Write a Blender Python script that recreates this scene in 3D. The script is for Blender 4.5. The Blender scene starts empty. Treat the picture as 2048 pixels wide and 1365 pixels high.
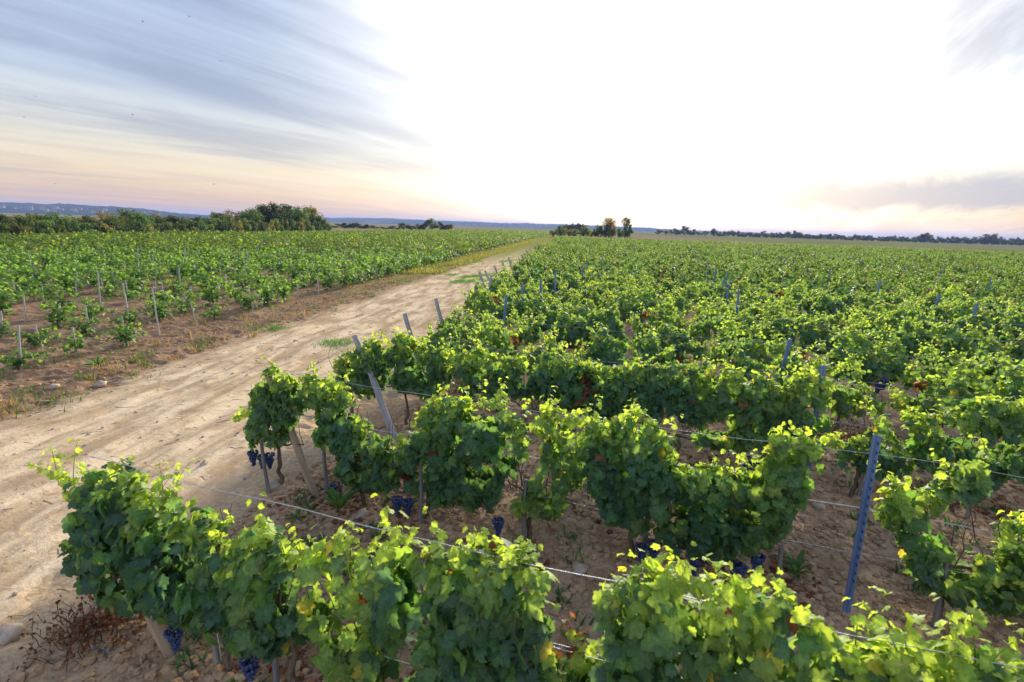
import bpy, math, random
import numpy as np
from mathutils import Vector, Matrix

R = math.radians
rng = np.random.default_rng(7)
random.seed(7)
scene = bpy.context.scene
COL = scene.collection

# ------------------------------------------------------------------ camera
CAM_H = 3.4
PITCH, ROLL = R(12.7), R(1.75)
FPX, CX, CY = 1010.0, 1024.0, 682.5            # focal length in photo pixels (2048 wide)
_F = np.array([0, math.cos(PITCH), -math.sin(PITCH)])
_R0 = np.array([1.0, 0, 0])
_U0 = np.cross(_R0, _F)
_R = math.cos(ROLL) * _R0 + math.sin(ROLL) * _U0
_U = -math.sin(ROLL) * _R0 + math.cos(ROLL) * _U0
cam_d = bpy.data.cameras.new('camera')
cam = bpy.data.objects.new('camera', cam_d)
COL.objects.link(cam)
M = Matrix(((_R[0], _U[0], -_F[0], 0), (_R[1], _U[1], -_F[1], 0), (_R[2], _U[2], -_F[2], CAM_H), (0, 0, 0, 1)))
cam.matrix_world = M
cam_d.sensor_width = 36.0
cam_d.lens = 36.0 * FPX / 2048.0
cam_d.clip_start = 0.05
cam_d.clip_end = 20000
cam_d.dof.use_dof = True
cam_d.dof.focus_distance = 9.0
cam_d.dof.aperture_fstop = 2.2
scene.camera = cam

# ------------------------------------------------------------------ colour management
vs = scene.view_settings
vs.view_transform = 'Standard'
vs.look = 'None'
vs.exposure = 0.7
vs.gamma = 1.0
vs.use_curve_mapping = False

# ------------------------------------------------------------------ sun
SUN_EL, SUN_AZ = R(19.0), R(17.0)               # azimuth measured from +Y (the view) towards +X
SUN = Vector((math.sin(SUN_AZ) * math.cos(SUN_EL), math.cos(SUN_AZ) * math.cos(SUN_EL), math.sin(SUN_EL)))
sl = bpy.data.lights.new('sun', 'SUN')
sl.energy = 4.6
sl.angle = R(11.0)
sl.color = (1.0, 0.90, 0.74)
so = bpy.data.objects.new('sun', sl)
COL.objects.link(so)
so.rotation_mode = 'QUATERNION'
so.rotation_quaternion = SUN.to_track_quat('Z', 'Y')

# ------------------------------------------------------------------ node helper
class NT:
    def __init__(self, tree):
        self.t = tree
        tree.nodes.clear()
    def n(self, kind, **kw):
        nd = self.t.nodes.new(kind)
        for k, v in kw.items():
            setattr(nd, k, v)
        return nd
    def link(self, a, b):
        self.t.links.new(a, b)
    def put(self, sock, v):
        if isinstance(v, bpy.types.NodeSocket):
            self.link(v, sock)
        else:
            sock.default_value = v
    def math(self, op, a, b=0.0, c=None, clamp=False):
        nd = self.n('ShaderNodeMath', operation=op, use_clamp=clamp)
        self.put(nd.inputs[0], a)
        self.put(nd.inputs[1], b)
        if c is not None:
            self.put(nd.inputs[2], c)
        return nd.outputs[0]
    def vmath(self, op, a, b=(0, 0, 0), out=0):
        nd = self.n('ShaderNodeVectorMath', operation=op)
        self.put(nd.inputs[0], a)
        self.put(nd.inputs[1], b)
        return nd.outputs['Value'] if op in ('DOT_PRODUCT', 'LENGTH') else nd.outputs[0]
    def rng(self, v, a, b, c=0.0, d=1.0, smooth=True):
        nd = self.n('ShaderNodeMapRange', interpolation_type='SMOOTHSTEP' if smooth else 'LINEAR')
        self.put(nd.inputs[0], v)
        for i, x in enumerate((a, b, c, d)):
            self.put(nd.inputs[1 + i], x)
        return nd.outputs[0]
    def mix(self, f, a, b, mode='MIX'):
        nd = self.n('ShaderNodeMix', data_type='RGBA', blend_type=mode)
        self.put(nd.inputs[0], f)
        for s, v in ((nd.inputs[6], a), (nd.inputs[7], b)):
            if isinstance(v, tuple) and len(v) == 3:
                v = (*v, 1.0)
            self.put(s, v)
        return nd.outputs[2]
    def noise(self, vec, scale, detail=4.0, rough=0.55, dist=0.0, out=0):
        nd = self.n('ShaderNodeTexNoise')
        if vec is not None:
            self.link(vec, nd.inputs['Vector'])
        nd.inputs['Scale'].default_value = scale
        nd.inputs['Detail'].default_value = detail
        nd.inputs['Roughness'].default_value = rough
        nd.inputs['Distortion'].default_value = dist
        return nd.outputs[out]
    def ramp(self, f, stops, interp='LINEAR'):
        nd = self.n('ShaderNodeValToRGB')
        nd.color_ramp.interpolation = interp
        el = nd.color_ramp.elements
        while len(el) < len(stops):
            el.new(0.5)
        for e, (p, c) in zip(el, stops):
            e.position = p
            e.color = (*c, 1.0)
        self.link(f, nd.inputs[0])
        return nd.outputs[0]
    def xyz(self, x, y, z):
        nd = self.n('ShaderNodeCombineXYZ')
        for i, v in enumerate((x, y, z)):
            self.put(nd.inputs[i], v)
        return nd.outputs[0]
    def sep(self, v):
        nd = self.n('ShaderNodeSeparateXYZ')
        self.link(v, nd.inputs[0])
        return nd.outputs

# ------------------------------------------------------------------ world: evening sky, streaked high cloud
world = bpy.data.worlds.new('World')
scene.world = world
world.use_nodes = True
w = NT(world.node_tree)
tc = w.n('ShaderNodeTexCoord')
dr = w.vmath('NORMALIZE', tc.outputs['Generated'])
sx, sy, sz = w.sep(dr)
zc = w.math('MAXIMUM', sz, 0.0)
den = w.math('ADD', zc, 0.07)
px, py = w.math('DIVIDE', sx, den), w.math('DIVIDE', sy, den)
ca, sa = math.cos(R(33)), math.sin(R(33))        # the streaks run towards 33 degrees right of the view
al = w.math('ADD', w.math('MULTIPLY', px, sa), w.math('MULTIPLY', py, ca))
ac = w.math('SUBTRACT', w.math('MULTIPLY', px, ca), w.math('MULTIPLY', py, sa))
vec1 = w.xyz(w.math('MULTIPLY', al, 0.22), ac, 3.3)
n1 = w.noise(vec1, 0.62, 7.0, 0.58, 1.0)
vec2 = w.xyz(w.math('MULTIPLY', al, 0.24), ac, 8.1)
n2 = w.noise(vec2, 1.5, 8.0, 0.62, 1.3)
vec3 = w.xyz(w.math('MULTIPLY', al, 0.35), ac, 1.7)
n3 = w.noise(vec3, 0.33, 3.0, 0.5, 0.3)
cl = w.math('ADD', w.math('MULTIPLY', n1, 0.48), w.math('ADD', w.math('MULTIPLY', n2, 0.21), w.math('MULTIPLY', n3, 0.31)))
def streak(at_, width, gain):                    # a long cloud streak lying along the wind
    q = w.math('DIVIDE', w.math('ADD', w.math('SUBTRACT', ac, at_), w.math('MULTIPLY', w.math('SUBTRACT', n3, 0.5), 1.1)), width)
    return w.math('MULTIPLY', w.math('EXPONENT', w.math('MULTIPLY', w.math('MULTIPLY', q, q), -1.0)), gain)
cl = w.math('SUBTRACT', cl, 0.035)
for q_ in ((-3.1, 0.17, 0.065), (-2.55, 0.25, 0.035), (-4.5, 0.45, 0.05)):
    cl = w.math('ADD', cl, streak(*q_))
dark = w.rng(cl, 0.45, 0.60)
lite = w.rng(cl, 0.49, 0.38)
grad = w.ramp(zc, [(0.0, (0.66, 0.46, 0.40)), (0.03, (0.92, 0.62, 0.42)), (0.075, (0.98, 0.80, 0.54)), (0.13, (0.86, 0.85, 0.78)),
                   (0.20, (0.60, 0.70, 0.86)), (0.42, (0.34, 0.45, 0.74)), (1.0, (0.20, 0.32, 0.66))])
ccol = w.ramp(zc, [(0.0, (0.72, 0.52, 0.46)), (0.10, (0.52, 0.50, 0.54)), (0.17, (0.33, 0.38, 0.54)), (0.5, (0.17, 0.22, 0.42)), (1.0, (0.20, 0.26, 0.46))])
lcol = w.ramp(zc, [(0.0, (0.98, 0.76, 0.62)), (0.12, (1.0, 0.90, 0.76)), (0.25, (0.80, 0.86, 0.98)), (1.0, (0.5, 0.6, 0.9))])
k = w.mix(w.math('MULTIPLY', lite, 0.75), grad, lcol)
k = w.mix(w.math('MULTIPLY', dark, 0.80), k, ccol)
GA, GE = R(13), R(21)
GL = Vector((math.sin(GA) * math.cos(GE), math.cos(GA) * math.cos(GE), math.sin(GE)))
sd = w.vmath('DOT_PRODUCT', dr, tuple(GL))
sdw = w.math('SUBTRACT', sd, w.math('MULTIPLY', w.math('SUBTRACT', cl, 0.5), 0.22))
g1 = w.math('POWER', w.rng(sdw, math.cos(R(44)), math.cos(R(14)), smooth=False), 2.8)
g2 = w.rng(sd, math.cos(R(24)), 1.0)
az = w.math('ARCTAN2', sx, sy)
bz = w.math('ADD', zc, w.math('MULTIPLY', w.math('SUBTRACT', n2, 0.5), 0.055))
bank = w.math('MULTIPLY', w.math('MULTIPLY', w.rng(bz, 0.032, 0.056), w.rng(bz, 0.108, 0.075)), w.rng(az, R(13), R(27)))
high = w.math('MULTIPLY', w.math('MULTIPLY', w.rng(zc, 0.15, 0.27), w.rng(az, R(24), R(44))), w.rng(n2, 0.40, 0.60))
k = w.mix(g1, k, (1.55, 1.50, 1.40))
k = w.mix(bank, k, (0.30, 0.36, 0.52))
k = w.mix(w.math('MULTIPLY', high, 0.9), k, (0.42, 0.48, 0.60))
k = w.mix(1.0, k, w.mix(g2, (0, 0, 0), (2.4, 2.15, 1.7)), 'ADD')
back_fill = w.rng(sy, 0.15, -0.45, 1.0, 2.3)          # sky behind the camera, brightened as added fill light
k = w.mix(1.0, k, w.mix(w.math('SUBTRACT', back_fill, 1.0), (1, 1, 1), (2.0, 2.0, 1.9)), 'MULTIPLY')
sky = w.n('ShaderNodeTexSky', sky_type='NISHITA')
sky.sun_disc = False
sky.sun_elevation = SUN_EL
sky.sun_rotation = SUN_AZ
sky.dust_density = 2.0
tot = w.mix(1.0, w.mix(1.0, sky.outputs[0], (0.16, 0.16, 0.16), 'MULTIPLY'), w.mix(1.0, k, (5.2, 5.2, 5.2), 'MULTIPLY'), 'ADD')
bg = w.n('ShaderNodeBackground')
w.link(tot, bg.inputs[0])
bg.inputs[1].default_value = 0.1
wo = w.n('ShaderNodeOutputWorld')
w.link(bg.outputs[0], wo.inputs[0])

# ------------------------------------------------------------------ numbers of the place
RD = R(6.0)                                      # heading of the track
C6, S6 = math.cos(RD), math.sin(RD)
def uv_of(x, y): return x * C6 - y * S6, x * S6 + y * C6
def xy_of(u, v): return u * C6 + v * S6, -u * S6 + v * C6
TR_A = R(-17.3)                                  # heading of the trellis rows
TD = np.array([math.cos(TR_A), math.sin(TR_A), 0.0])
TN = np.array([-math.sin(TR_A), math.cos(TR_A), 0.0])
N1, SP = 2.48, 2.38
def row_n(k): return N1 + SP * (k - 1)
def row_end(k): return -3.62 - 0.47 * (k - 1)    # where the leaning end post of row k stands
def row_pt(k, s): return TN * row_n(k) + TD * s
def ray(x, y): return _F + _R * ((x - CX) / FPX) - _U * ((y - CY) / FPX)
def ground_px(x, y):
    d = ray(x, y)
    return np.array([0, 0, CAM_H]) - d * (CAM_H / d[2])
def on_row(k, x, y):                             # photo pixel -> (s, z) in the vertical plane of trellis row k
    d = ray(x, y)
    t = row_n(k) / (d @ TN)
    P = np.array([0, 0, CAM_H]) + d * t
    return float(P @ TD), float(P[2])
def top_at(P, y_px):                             # height at which a vertical line at P meets photo line y_px
    lo, hi = -20.0, 120.0
    for _ in range(40):
        m = (lo + hi) / 2
        v = np.array([P[0], P[1], m - CAM_H])
        yy = CY - FPX * (v @ _U) / (v @ _F)
        if yy > y_px: lo = m
        else: hi = m
    return lo

def _hash(ix, iy, seed):
    a = np.sin(ix * 127.1 + iy * 311.7 + seed * 74.7) * 43758.5453
    return a - np.floor(a)
def vnoise(x, y, seed=0):
    x, y = np.asarray(x, float), np.asarray(y, float)
    ix, iy = np.floor(x), np.floor(y)
    fx, fy = x - ix, y - iy
    fx, fy = fx * fx * (3 - 2 * fx), fy * fy * (3 - 2 * fy)
    a, b = _hash(ix, iy, seed), _hash(ix + 1, iy, seed)
    c, d = _hash(ix, iy + 1, seed), _hash(ix + 1, iy + 1, seed)
    return (a * (1 - fx) + b * fx) * (1 - fy) + (c * (1 - fx) + d * fx) * fy
def sstep(a, b, x):
    t = np.clip((np.asarray(x, float) - a) / (b - a), 0, 1)
    return t * t * (3 - 2 * t)
TRACK_L, TRACK_R = -9.3, -4.15
def track_mask(u, v):
    wob = (vnoise(v * 0.35, u * 0, 3) - 0.5) * 0.8 + (vnoise(v * 1.7, u * 0 + 5, 4) - 0.5) * 0.3 + (vnoise(v * 5.1, u * 3.0, 14) - 0.5) * 0.55
    return sstep(TRACK_L - 0.35, TRACK_L + 0.35, u + wob) * (1 - sstep(TRACK_R - 0.35, TRACK_R + 0.35, u - wob))
def gh(x, y):                                    # height of the ground
    x, y = np.asarray(x, float), np.asarray(y, float)
    u, v = uv_of(x, y)
    near = 1 - sstep(25, 60, np.hypot(x, y))
    tm = track_mask(u, v)
    soil = 1 - tm
    z = 0.05 * (vnoise(x * 0.35, y * 0.35, 1) - 0.5)
    z = z + soil * (0.07 * (vnoise(x * 1.6, y * 1.6, 2) - 0.5) + 0.07 * (vnoise(x * 4.5, y * 4.5, 5) - 0.5) + 0.05 * (vnoise(x * 10, y * 10, 6) - 0.5))
    rut = np.exp(-((u + 7.9) / 0.28) ** 2) + np.exp(-((u + 6.1) / 0.28) ** 2) + 0.6 * np.exp(-((u + 5.2) / 0.2) ** 2)
    z = z + tm * (-0.055 * rut + 0.05 * (vnoise(u * 3.2, v * 0.35, 7) - 0.5) + 0.030 * (vnoise(u * 8, v * 0.9, 8) - 0.5) + 0.022 * (vnoise(u * 9, v * 5, 9) - 0.5))
    z = z + 0.10 * np.exp(-((u + 9.9) / 0.45) ** 2) * (0.4 + vnoise(v * 0.6, u, 10))
    return z * near

# ------------------------------------------------------------------ object helpers
def tag(o, label=None, cat=None, group=None, kind=None):
    for kk, vv in (('label', label), ('category', cat), ('group', group), ('kind', kind)):
        if vv:
            o[kk] = vv
    return o
def link(o, parent=None):
    COL.objects.link(o)
    if parent is not None:
        o.parent = parent
    return o
def empty(name, loc, rz=0.0):
    o = bpy.data.objects.new(name, None)
    o.empty_display_size = 0.2
    o.location = tuple(float(a) for a in loc)
    o.rotation_euler = (0, 0, rz)
    return link(o)
def mesh_np(name, V, F, mat, colors=None, smooth=True):
    """V (n,3), F (m,k) of equal-sized faces -> mesh"""
    V = np.ascontiguousarray(V, dtype=np.float32)
    F = np.ascontiguousarray(F, dtype=np.int32)
    me = bpy.data.meshes.new(name)
    me.vertices.add(len(V))
    me.vertices.foreach_set('co', V.ravel())
    kf = F.shape[1]
    me.loops.add(F.size)
    me.loops.foreach_set('vertex_index', F.ravel())
    me.polygons.add(len(F))
    me.polygons.foreach_set('loop_start', np.arange(0, F.size, kf, dtype=np.int32))
    me.polygons.foreach_set('loop_total', np.full(len(F), kf, dtype=np.int32))
    me.polygons.foreach_set('use_smooth', np.full(len(F), smooth, dtype=bool))
    if colors is not None:
        at = me.color_attributes.new('Col', 'FLOAT_COLOR', 'POINT')
        cc = np.ones((len(V), 4), dtype=np.float32)
        cc[:, :3] = colors
        at.data.foreach_set('color', cc.ravel())
    me.update(calc_edges=True)
    if mat:
        me.materials.append(mat)
    return me
def obj(name, me, parent=None, loc=(0, 0, 0)):
    o = bpy.data.objects.new(name, me)
    o.location = tuple(float(a) for a in loc)
    return link(o, parent)
class Geo:
    """collects quads / tris as one mesh (tris padded to triangles)"""
    def __init__(self): self.V, self.F, self.C, self.n = [], [], [], 0
    def add(self, V, F, col=None):
        V, F = np.asarray(V, float), np.asarray(F, int)
        if F.shape[1] == 4:
            F = np.vstack([F[:, [0, 1, 2]], F[:, [0, 2, 3]]])
        self.V.append(V); self.F.append(F + self.n); self.n += len(V)
        if col is not None:
            self.C.append(np.broadcast_to(np.asarray(col, float), (len(V), 3)))
    def mesh(self, name, mat, smooth=True):
        return mesh_np(name, np.vstack(self.V), np.vstack(self.F), mat, np.vstack(self.C) if self.C else None, smooth)
    def tube(self, pts, rad, seg=6, cap=True, col=None):
        pts = np.asarray(pts, float)
        m = len(pts)
        rad = np.broadcast_to(np.asarray(rad, float), (m,))
        tg = np.gradient(pts, axis=0)
        tg /= np.linalg.norm(tg, axis=1)[:, None] + 1e-9
        ref = np.array([0, 0, 1.0]) if abs(tg[0][2]) < 0.9 else np.array([1.0, 0, 0])
        V = []
        a = np.cross(tg[0], ref); a /= np.linalg.norm(a)
        th = np.linspace(0, 2 * math.pi, seg, endpoint=False)
        for i in range(m):
            a = a - tg[i] * (a @ tg[i]); a /= np.linalg.norm(a) + 1e-9
            b = np.cross(tg[i], a)
            V.append(pts[i] + rad[i] * (np.cos(th)[:, None] * a + np.sin(th)[:, None] * b))
        V = np.vstack(V)
        F = []
        for i in range(m - 1):
            for j in range(seg):
                F.append((i * seg + j, i * seg + (j + 1) % seg, (i + 1) * seg + (j + 1) % seg, (i + 1) * seg + j))
        self.add(V, F, col)
        if cap:
            base = V[(m - 1) * seg:]
            self.add(np.vstack([base, base.mean(0)]), [(j, (j + 1) % seg, seg) for j in range(seg)], col)
    def box(self, c, sx, sy, sz, col=None):
        c = np.asarray(c, float)
        V = np.array([[x, y, z] for x in (-.5, .5) for y in (-.5, .5) for z in (-.5, .5)]) * (sx, sy, sz) + c
        self.add(V, [(0, 1, 3, 2), (4, 6, 7, 5), (0, 4, 5, 1), (2, 3, 7, 6), (0, 2, 6, 4), (1, 5, 7, 3)], col)
def stamp(T, TF, P, X, Y, Z, S, colr=None):
    """copies template verts T / faces TF to N places with axes X,Y,Z and size S"""
    N, m = len(P), len(T)
    S = np.asarray(S, float).reshape(-1, 1, 1)
    V = P[:, None, :] + S * (T[None, :, 0:1] * X[:, None, :] + T[None, :, 1:2] * Y[:, None, :] + T[None, :, 2:3] * Z[:, None, :])
    F = (np.arange(N) * m)[:, None, None] + TF[None]
    if colr is not None:                          # blades are paler along the veins at their middle, uneven to the rim
        wt = 0.90 + 0.18 * ((np.arange(m) * 37) % 7) / 6.0
        if m > 8: wt[-1] = 1.32
        C = (colr[:, None, :] * wt[None, :, None]).reshape(-1, 3)
    else:
        C = None
    return V.reshape(-1, 3), F.reshape(-1, TF.shape[1]), C
def unit(a): return a / (np.linalg.norm(a, axis=-1, keepdims=True) + 1e-9)

# ------------------------------------------------------------------ materials
def newmat(name):
    m = bpy.data.materials.new(name)
    m.use_nodes = True
    return m, NT(m.node_tree)
def finish(t, shader, disp=None):
    o = t.n('ShaderNodeOutputMaterial')
    t.link(shader, o.inputs['Surface'])
def principled(t, col, rough=0.6, spec=0.4, normal=None, metal=0.0):
    p = t.n('ShaderNodeBsdfPrincipled')
    if isinstance(col, tuple) and len(col) == 3: col = (*col, 1.0)
    t.put(p.inputs['Base Color'], col)
    t.put(p.inputs['Roughness'], rough)
    t.put(p.inputs['Metallic'], metal)
    p.inputs['Specular IOR Level'].default_value = spec
    if normal is not None:
        t.link(normal, p.inputs['Normal'])
    return p.outputs[0]
def bump(t, h, strength=0.5, dist=0.02):
    b = t.n('ShaderNodeBump')
    b.inputs['Strength'].default_value = strength
    b.inputs['Distance'].default_value = dist
    t.link(h, b.inputs['Height'])
    return b.outputs[0]
def leaf_material(name, gain=2.2, trans=0.42, tint=(1.15, 1.0, 0.45), rough=0.42, spec=0.45, vary=0.0):
    m, t = newmat(name)
    a = t.n('ShaderNodeVertexColor', layer_name='Col')
    c = a.outputs[0]
    geo = t.n('ShaderNodeNewGeometry')
    nz = t.noise(geo.outputs['Position'], 45.0, 2.0)
    c = t.mix(1.0, c, t.ramp(nz, [(0.3, (0.78, 0.80, 0.80)), (0.7, (1.2, 1.18, 1.1))]), 'MULTIPLY')
    if vary:
        oi = t.n('ShaderNodeObjectInfo')
        hv = t.n('ShaderNodeHueSaturation')
        t.put(hv.inputs['Hue'], t.rng(oi.outputs['Random'], 0, 1, 0.5 - vary, 0.5 + vary * 0.6, False))
        t.put(hv.inputs['Value'], t.rng(oi.outputs['Random'], 0, 1, 0.8, 1.2, False))
        t.link(c, hv.inputs['Color'])
        c = hv.outputs[0]
    p = principled(t, c, rough, spec)
    tr = t.n('ShaderNodeBsdfTranslucent')
    t.link(t.mix(1.0, t.mix(1.0, c, (gain,) * 3, 'MULTIPLY'), tint, 'MULTIPLY'), tr.inputs[0])
    mx = t.n('ShaderNodeMixShader')
    mx.inputs[0].default_value = trans
    t.link(p, mx.inputs[1])
    t.link(tr.outputs[0], mx.inputs[2])
    finish(t, mx.outputs[0])
    return m
M_LEAF = leaf_material('vine_leaf', 2.3, 0.48, (1.15, 1.05, 0.42), 0.55, 0.30)
M_TREE = leaf_material('tree_leaf', 2.4, 0.42, (1.1, 1.0, 0.6), 0.6, 0.2, 0.03)
M_GRASS = leaf_material('grass_blade', 2.0, 0.35, (1.1, 1.0, 0.5), 0.6, 0.2)

def simple(name, c1, c2, scale=8.0, rough=0.8, spec=0.25, stretch=(1, 1, 1), bs=0.4, bd=0.01, coord='Object', metal=0.0):
    m, t = newmat(name)
    tcx = t.n('ShaderNodeTexCoord')
    mp = t.n('ShaderNodeMapping')
    mp.inputs['Scale'].default_value = stretch
    t.link(tcx.outputs[coord], mp.inputs[0])
    nz = t.noise(mp.outputs[0], scale, 6.0, 0.65)
    c = t.ramp(nz, [(0.32, c1), (0.68, c2)])
    finish(t, principled(t, c, rough, spec, bump(t, nz, bs, bd), metal))
    return m
M_BARK = simple('vine_bark', (0.06, 0.042, 0.03), (0.19, 0.14, 0.10), 30, 0.9, 0.15, (1, 1, 0.25), 0.8, 0.01)
M_TBARK = simple('tree_bark', (0.05, 0.04, 0.032), (0.14, 0.115, 0.09), 4, 0.9, 0.1)
M_CANE = simple('vine_cane', (0.16, 0.07, 0.03), (0.26, 0.14, 0.06), 20, 0.6)
M_SHOOT = simple('green_shoot', (0.12, 0.16, 0.04), (0.20, 0.18, 0.06), 20, 0.6)
M_WOODG = simple('weathered_wood', (0.17, 0.165, 0.17), (0.40, 0.385, 0.375), 16, 0.85, 0.2, (1, 1, 0.08), 0.6, 0.006)
M_WOODP = simple('pale_wood', (0.22, 0.155, 0.10), (0.42, 0.315, 0.215), 16, 0.85, 0.2, (1, 1, 0.08), 0.6, 0.006)
M_STAKE = simple('stake_wood', (0.26, 0.25, 0.24), (0.48, 0.47, 0.46), 12, 0.8, 0.2, (1, 1, 0.1))
M_STAKED = simple('dark_stake_wood', (0.11, 0.105, 0.10), (0.25, 0.235, 0.22), 14, 0.85, 0.2, (1, 1, 0.1))
M_BLUE = simple('blue_grey_steel', (0.085, 0.15, 0.31), (0.155, 0.235, 0.42), 9, 0.42, 0.5, (1, 1, 0.15), 0.15, 0.002, metal=0.25)
M_SLOT = simple('slot_dark', (0.012, 0.014, 0.02), (0.03, 0.03, 0.035), 9)
M_WIRE = simple('galvanised_wire', (0.30, 0.31, 0.34), (0.55, 0.56, 0.60), 60, 0.38, 0.5, metal=0.7)
M_STONE = simple('pale_stone', (0.27, 0.20, 0.15), (0.46, 0.37, 0.29), 9, 0.9, 0.2, bs=0.6, bd=0.02)
M_CLOD = simple('soil_clod', (0.23, 0.14, 0.08), (0.44, 0.295, 0.175), 5, 0.95, 0.1, bs=0.9, bd=0.02)
M_TWINE = simple('blue_twine', (0.05, 0.22, 0.36), (0.10, 0.34, 0.50), 20, 0.6)
M_WALL = simple('house_wall', (0.22, 0.21, 0.20), (0.32, 0.31, 0.29), 0.3, 0.9)
M_ROOF = simple('house_roof', (0.22, 0.12, 0.09), (0.34, 0.20, 0.15), 0.4, 0.9)
M_BIRD = simple('bird_dark', (0.02, 0.02, 0.022), (0.05, 0.05, 0.05), 20)
m, t = newmat('grape_skin')
tcx = t.n('ShaderNodeTexCoord')
nz = t.noise(tcx.outputs['Object'], 60, 3)
finish(t, principled(t, t.ramp(nz, [(0.3, (0.010, 0.017, 0.062)), (0.75, (0.045, 0.075, 0.20))]), 0.5, 0.4))
M_GRAPE = m

def soil_nodes(t, P):
    big = t.noise(P, 0.45, 5, 0.6)
    mid = t.noise(P, 3.0, 6, 0.65)
    fine = t.noise(P, 16.0, 7, 0.7)
    vo = t.n('ShaderNodeTexVoronoi')
    vo.inputs['Scale'].default_value = 9.0
    t.link(t.vmath('ADD', P, t.vmath('MULTIPLY', t.n_col(P), (0.06, 0.06, 0.06))) if hasattr(t, 'n_col') else P, vo.inputs['Vector'])
    return big, mid, fine, vo.outputs['Distance']
m, t = newmat('ground')
geo = t.n('ShaderNodeNewGeometry')
P = geo.outputs['Position']
X, Y, Z = t.sep(P)
u = t.math('SUBTRACT', t.math('MULTIPLY', X, C6), t.math('MULTIPLY', Y, S6))
v = t.math('ADD', t.math('MULTIPLY', X, S6), t.math('MULTIPLY', Y, C6))
big, mid, fine, cell = soil_nodes(t, P)
soilR = t.mix(t.rng(mid, 0.3, 0.7), (0.28, 0.172, 0.100), (0.50, 0.345, 0.210))
soilR = t.mix(t.math('MULTIPLY', t.rng(t.math('ADD', u, t.math('MULTIPLY', t.math('SUBTRACT', mid, 0.5), 3.5)), -2.4, -4.4), t.rng(big, 0.30, 0.60)), soilR, (0.54, 0.39, 0.235))
soilL = t.mix(t.rng(mid, 0.3, 0.7), (0.165, 0.098, 0.060), (0.33, 0.220, 0.138))
side = t.rng(t.math('ADD', u, t.math('MULTIPLY', t.math('SUBTRACT', big, 0.5), 2.0)), -9.6, -8.6)
c = t.mix(side, soilL, soilR)
c = t.mix(t.math('MULTIPLY', t.rng(big, 0.52, 0.70), 0.45), c, (0.46, 0.32, 0.19))
c = t.mix(t.math('MULTIPLY', t.rng(fine, 0.42, 0.62), 0.40), c, (0.15, 0.088, 0.05))
# grassy verge farther along the track
vg = t.math('MULTIPLY', t.math('MULTIPLY', t.rng(t.math('ADD', u, t.math('MULTIPLY', mid, 1.6)), -12.2, -11.0), t.rng(u, -8.0, -9.5)), t.rng(t.math('ADD', v, t.math('MULTIPLY', big, 20)), 22, 58))
c = t.mix(t.math('MULTIPLY', vg, t.rng(mid, 0.30, 0.55)), c, (0.22, 0.20, 0.055))
far_v = t.math('MULTIPLY', t.rng(u, -13.5, -11.5), t.rng(u, -3.0, -5.0))
c = t.mix(t.math('MULTIPLY', t.math('MULTIPLY', far_v, t.rng(v, 75, 150)), t.rng(mid, 0.30, 0.5)), c, (0.21, 0.22, 0.055))
# open fields beyond the vines: soft patches
vf = t.n('ShaderNodeTexVoronoi')
vf.inputs['Scale'].default_value = 0.0019
t.link(t.vmath('MULTIPLY', P, (1.0, 0.55, 1.0)), vf.inputs['Vector'])
fsep = t.sep(vf.outputs['Color'])
fcol = t.ramp(fsep[0], [(0.0, (0.16, 0.165, 0.065)), (0.3, (0.23, 0.185, 0.10)), (0.5, (0.13, 0.16, 0.055)), (0.75, (0.25, 0.185, 0.125)), (1.0, (0.19, 0.18, 0.085))])
fn = t.noise(P, 0.02, 6, 0.6)
fcol = t.mix(t.rng(fn, 0.35, 0.7), fcol, (0.20, 0.185, 0.085))
out_r = t.rng(Y, 128, 136)
out_c = t.math('MULTIPLY', t.rng(v, 330, 380), 1.0)
out_l = t.rng(u, -64, -68)
rightside = t.rng(u, -6, -4)
fm = t.math('MAXIMUM', t.math('MAXIMUM', t.math('MULTIPLY', out_r, rightside), out_c), out_l)
c = t.mix(fm, c, fcol)
hgt = t.math('ADD', t.math('MULTIPLY', mid, 0.5), t.math('ADD', t.math('MULTIPLY', fine, 0.5), t.math('MULTIPLY', cell, -0.45)))
finish(t, principled(t, c, 1.0, 0.0, bump(t, hgt, 0.9, 0.05)))
M_GROUND = m

m, t = newmat('dirt_track')
geo = t.n('ShaderNodeNewGeometry')
P = geo.outputs['Position']
X, Y, Z = t.sep(P)
u = t.math('SUBTRACT', t.math('MULTIPLY', X, C6), t.math('MULTIPLY', Y, S6))
v = t.math('ADD', t.math('MULTIPLY', X, S6), t.math('MULTIPLY', Y, C6))
ST = t.xyz(u, t.math('MULTIPLY', v, 0.22), 0.0)
n_big = t.noise(P, 0.5, 5, 0.6)
n_st = t.noise(ST, 2.6, 6, 0.6, 0.4)
n_fi = t.noise(P, 22.0, 6, 0.7)
n_md = t.noise(P, 5.0, 5, 0.62, 0.6)
c = t.mix(t.rng(n_st, 0.36, 0.64), (0.36, 0.258, 0.155), (0.64, 0.495, 0.325))
c = t.mix(t.math('MULTIPLY', t.rng(n_md, 0.54, 0.68), 0.60), c, (0.27, 0.175, 0.095))
c = t.mix(t.math('MULTIPLY', t.rng(n_big, 0.50, 0.72), 0.4), c, (0.33, 0.23, 0.14))
c = t.mix(t.math('MULTIPLY', t.rng(n_fi, 0.55, 0.70), 0.45), c, (0.24, 0.165, 0.10))
gw = t.math('MULTIPLY', t.rng(t.math('ADD', v, t.math('MULTIPLY', n_big, 60)), 60, 130), t.rng(n_st, 0.18, 0.42))
gl = t.math('MULTIPLY', t.math('MULTIPLY', t.rng(t.math('ADD', u, t.math('MULTIPLY', n_md, 2.0)), -5.4, -6.8), t.rng(t.math('ADD', v, t.math('MULTIPLY', n_big, 25)), 45, 85)), t.rng(n_st, 0.34, 0.50))
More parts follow.
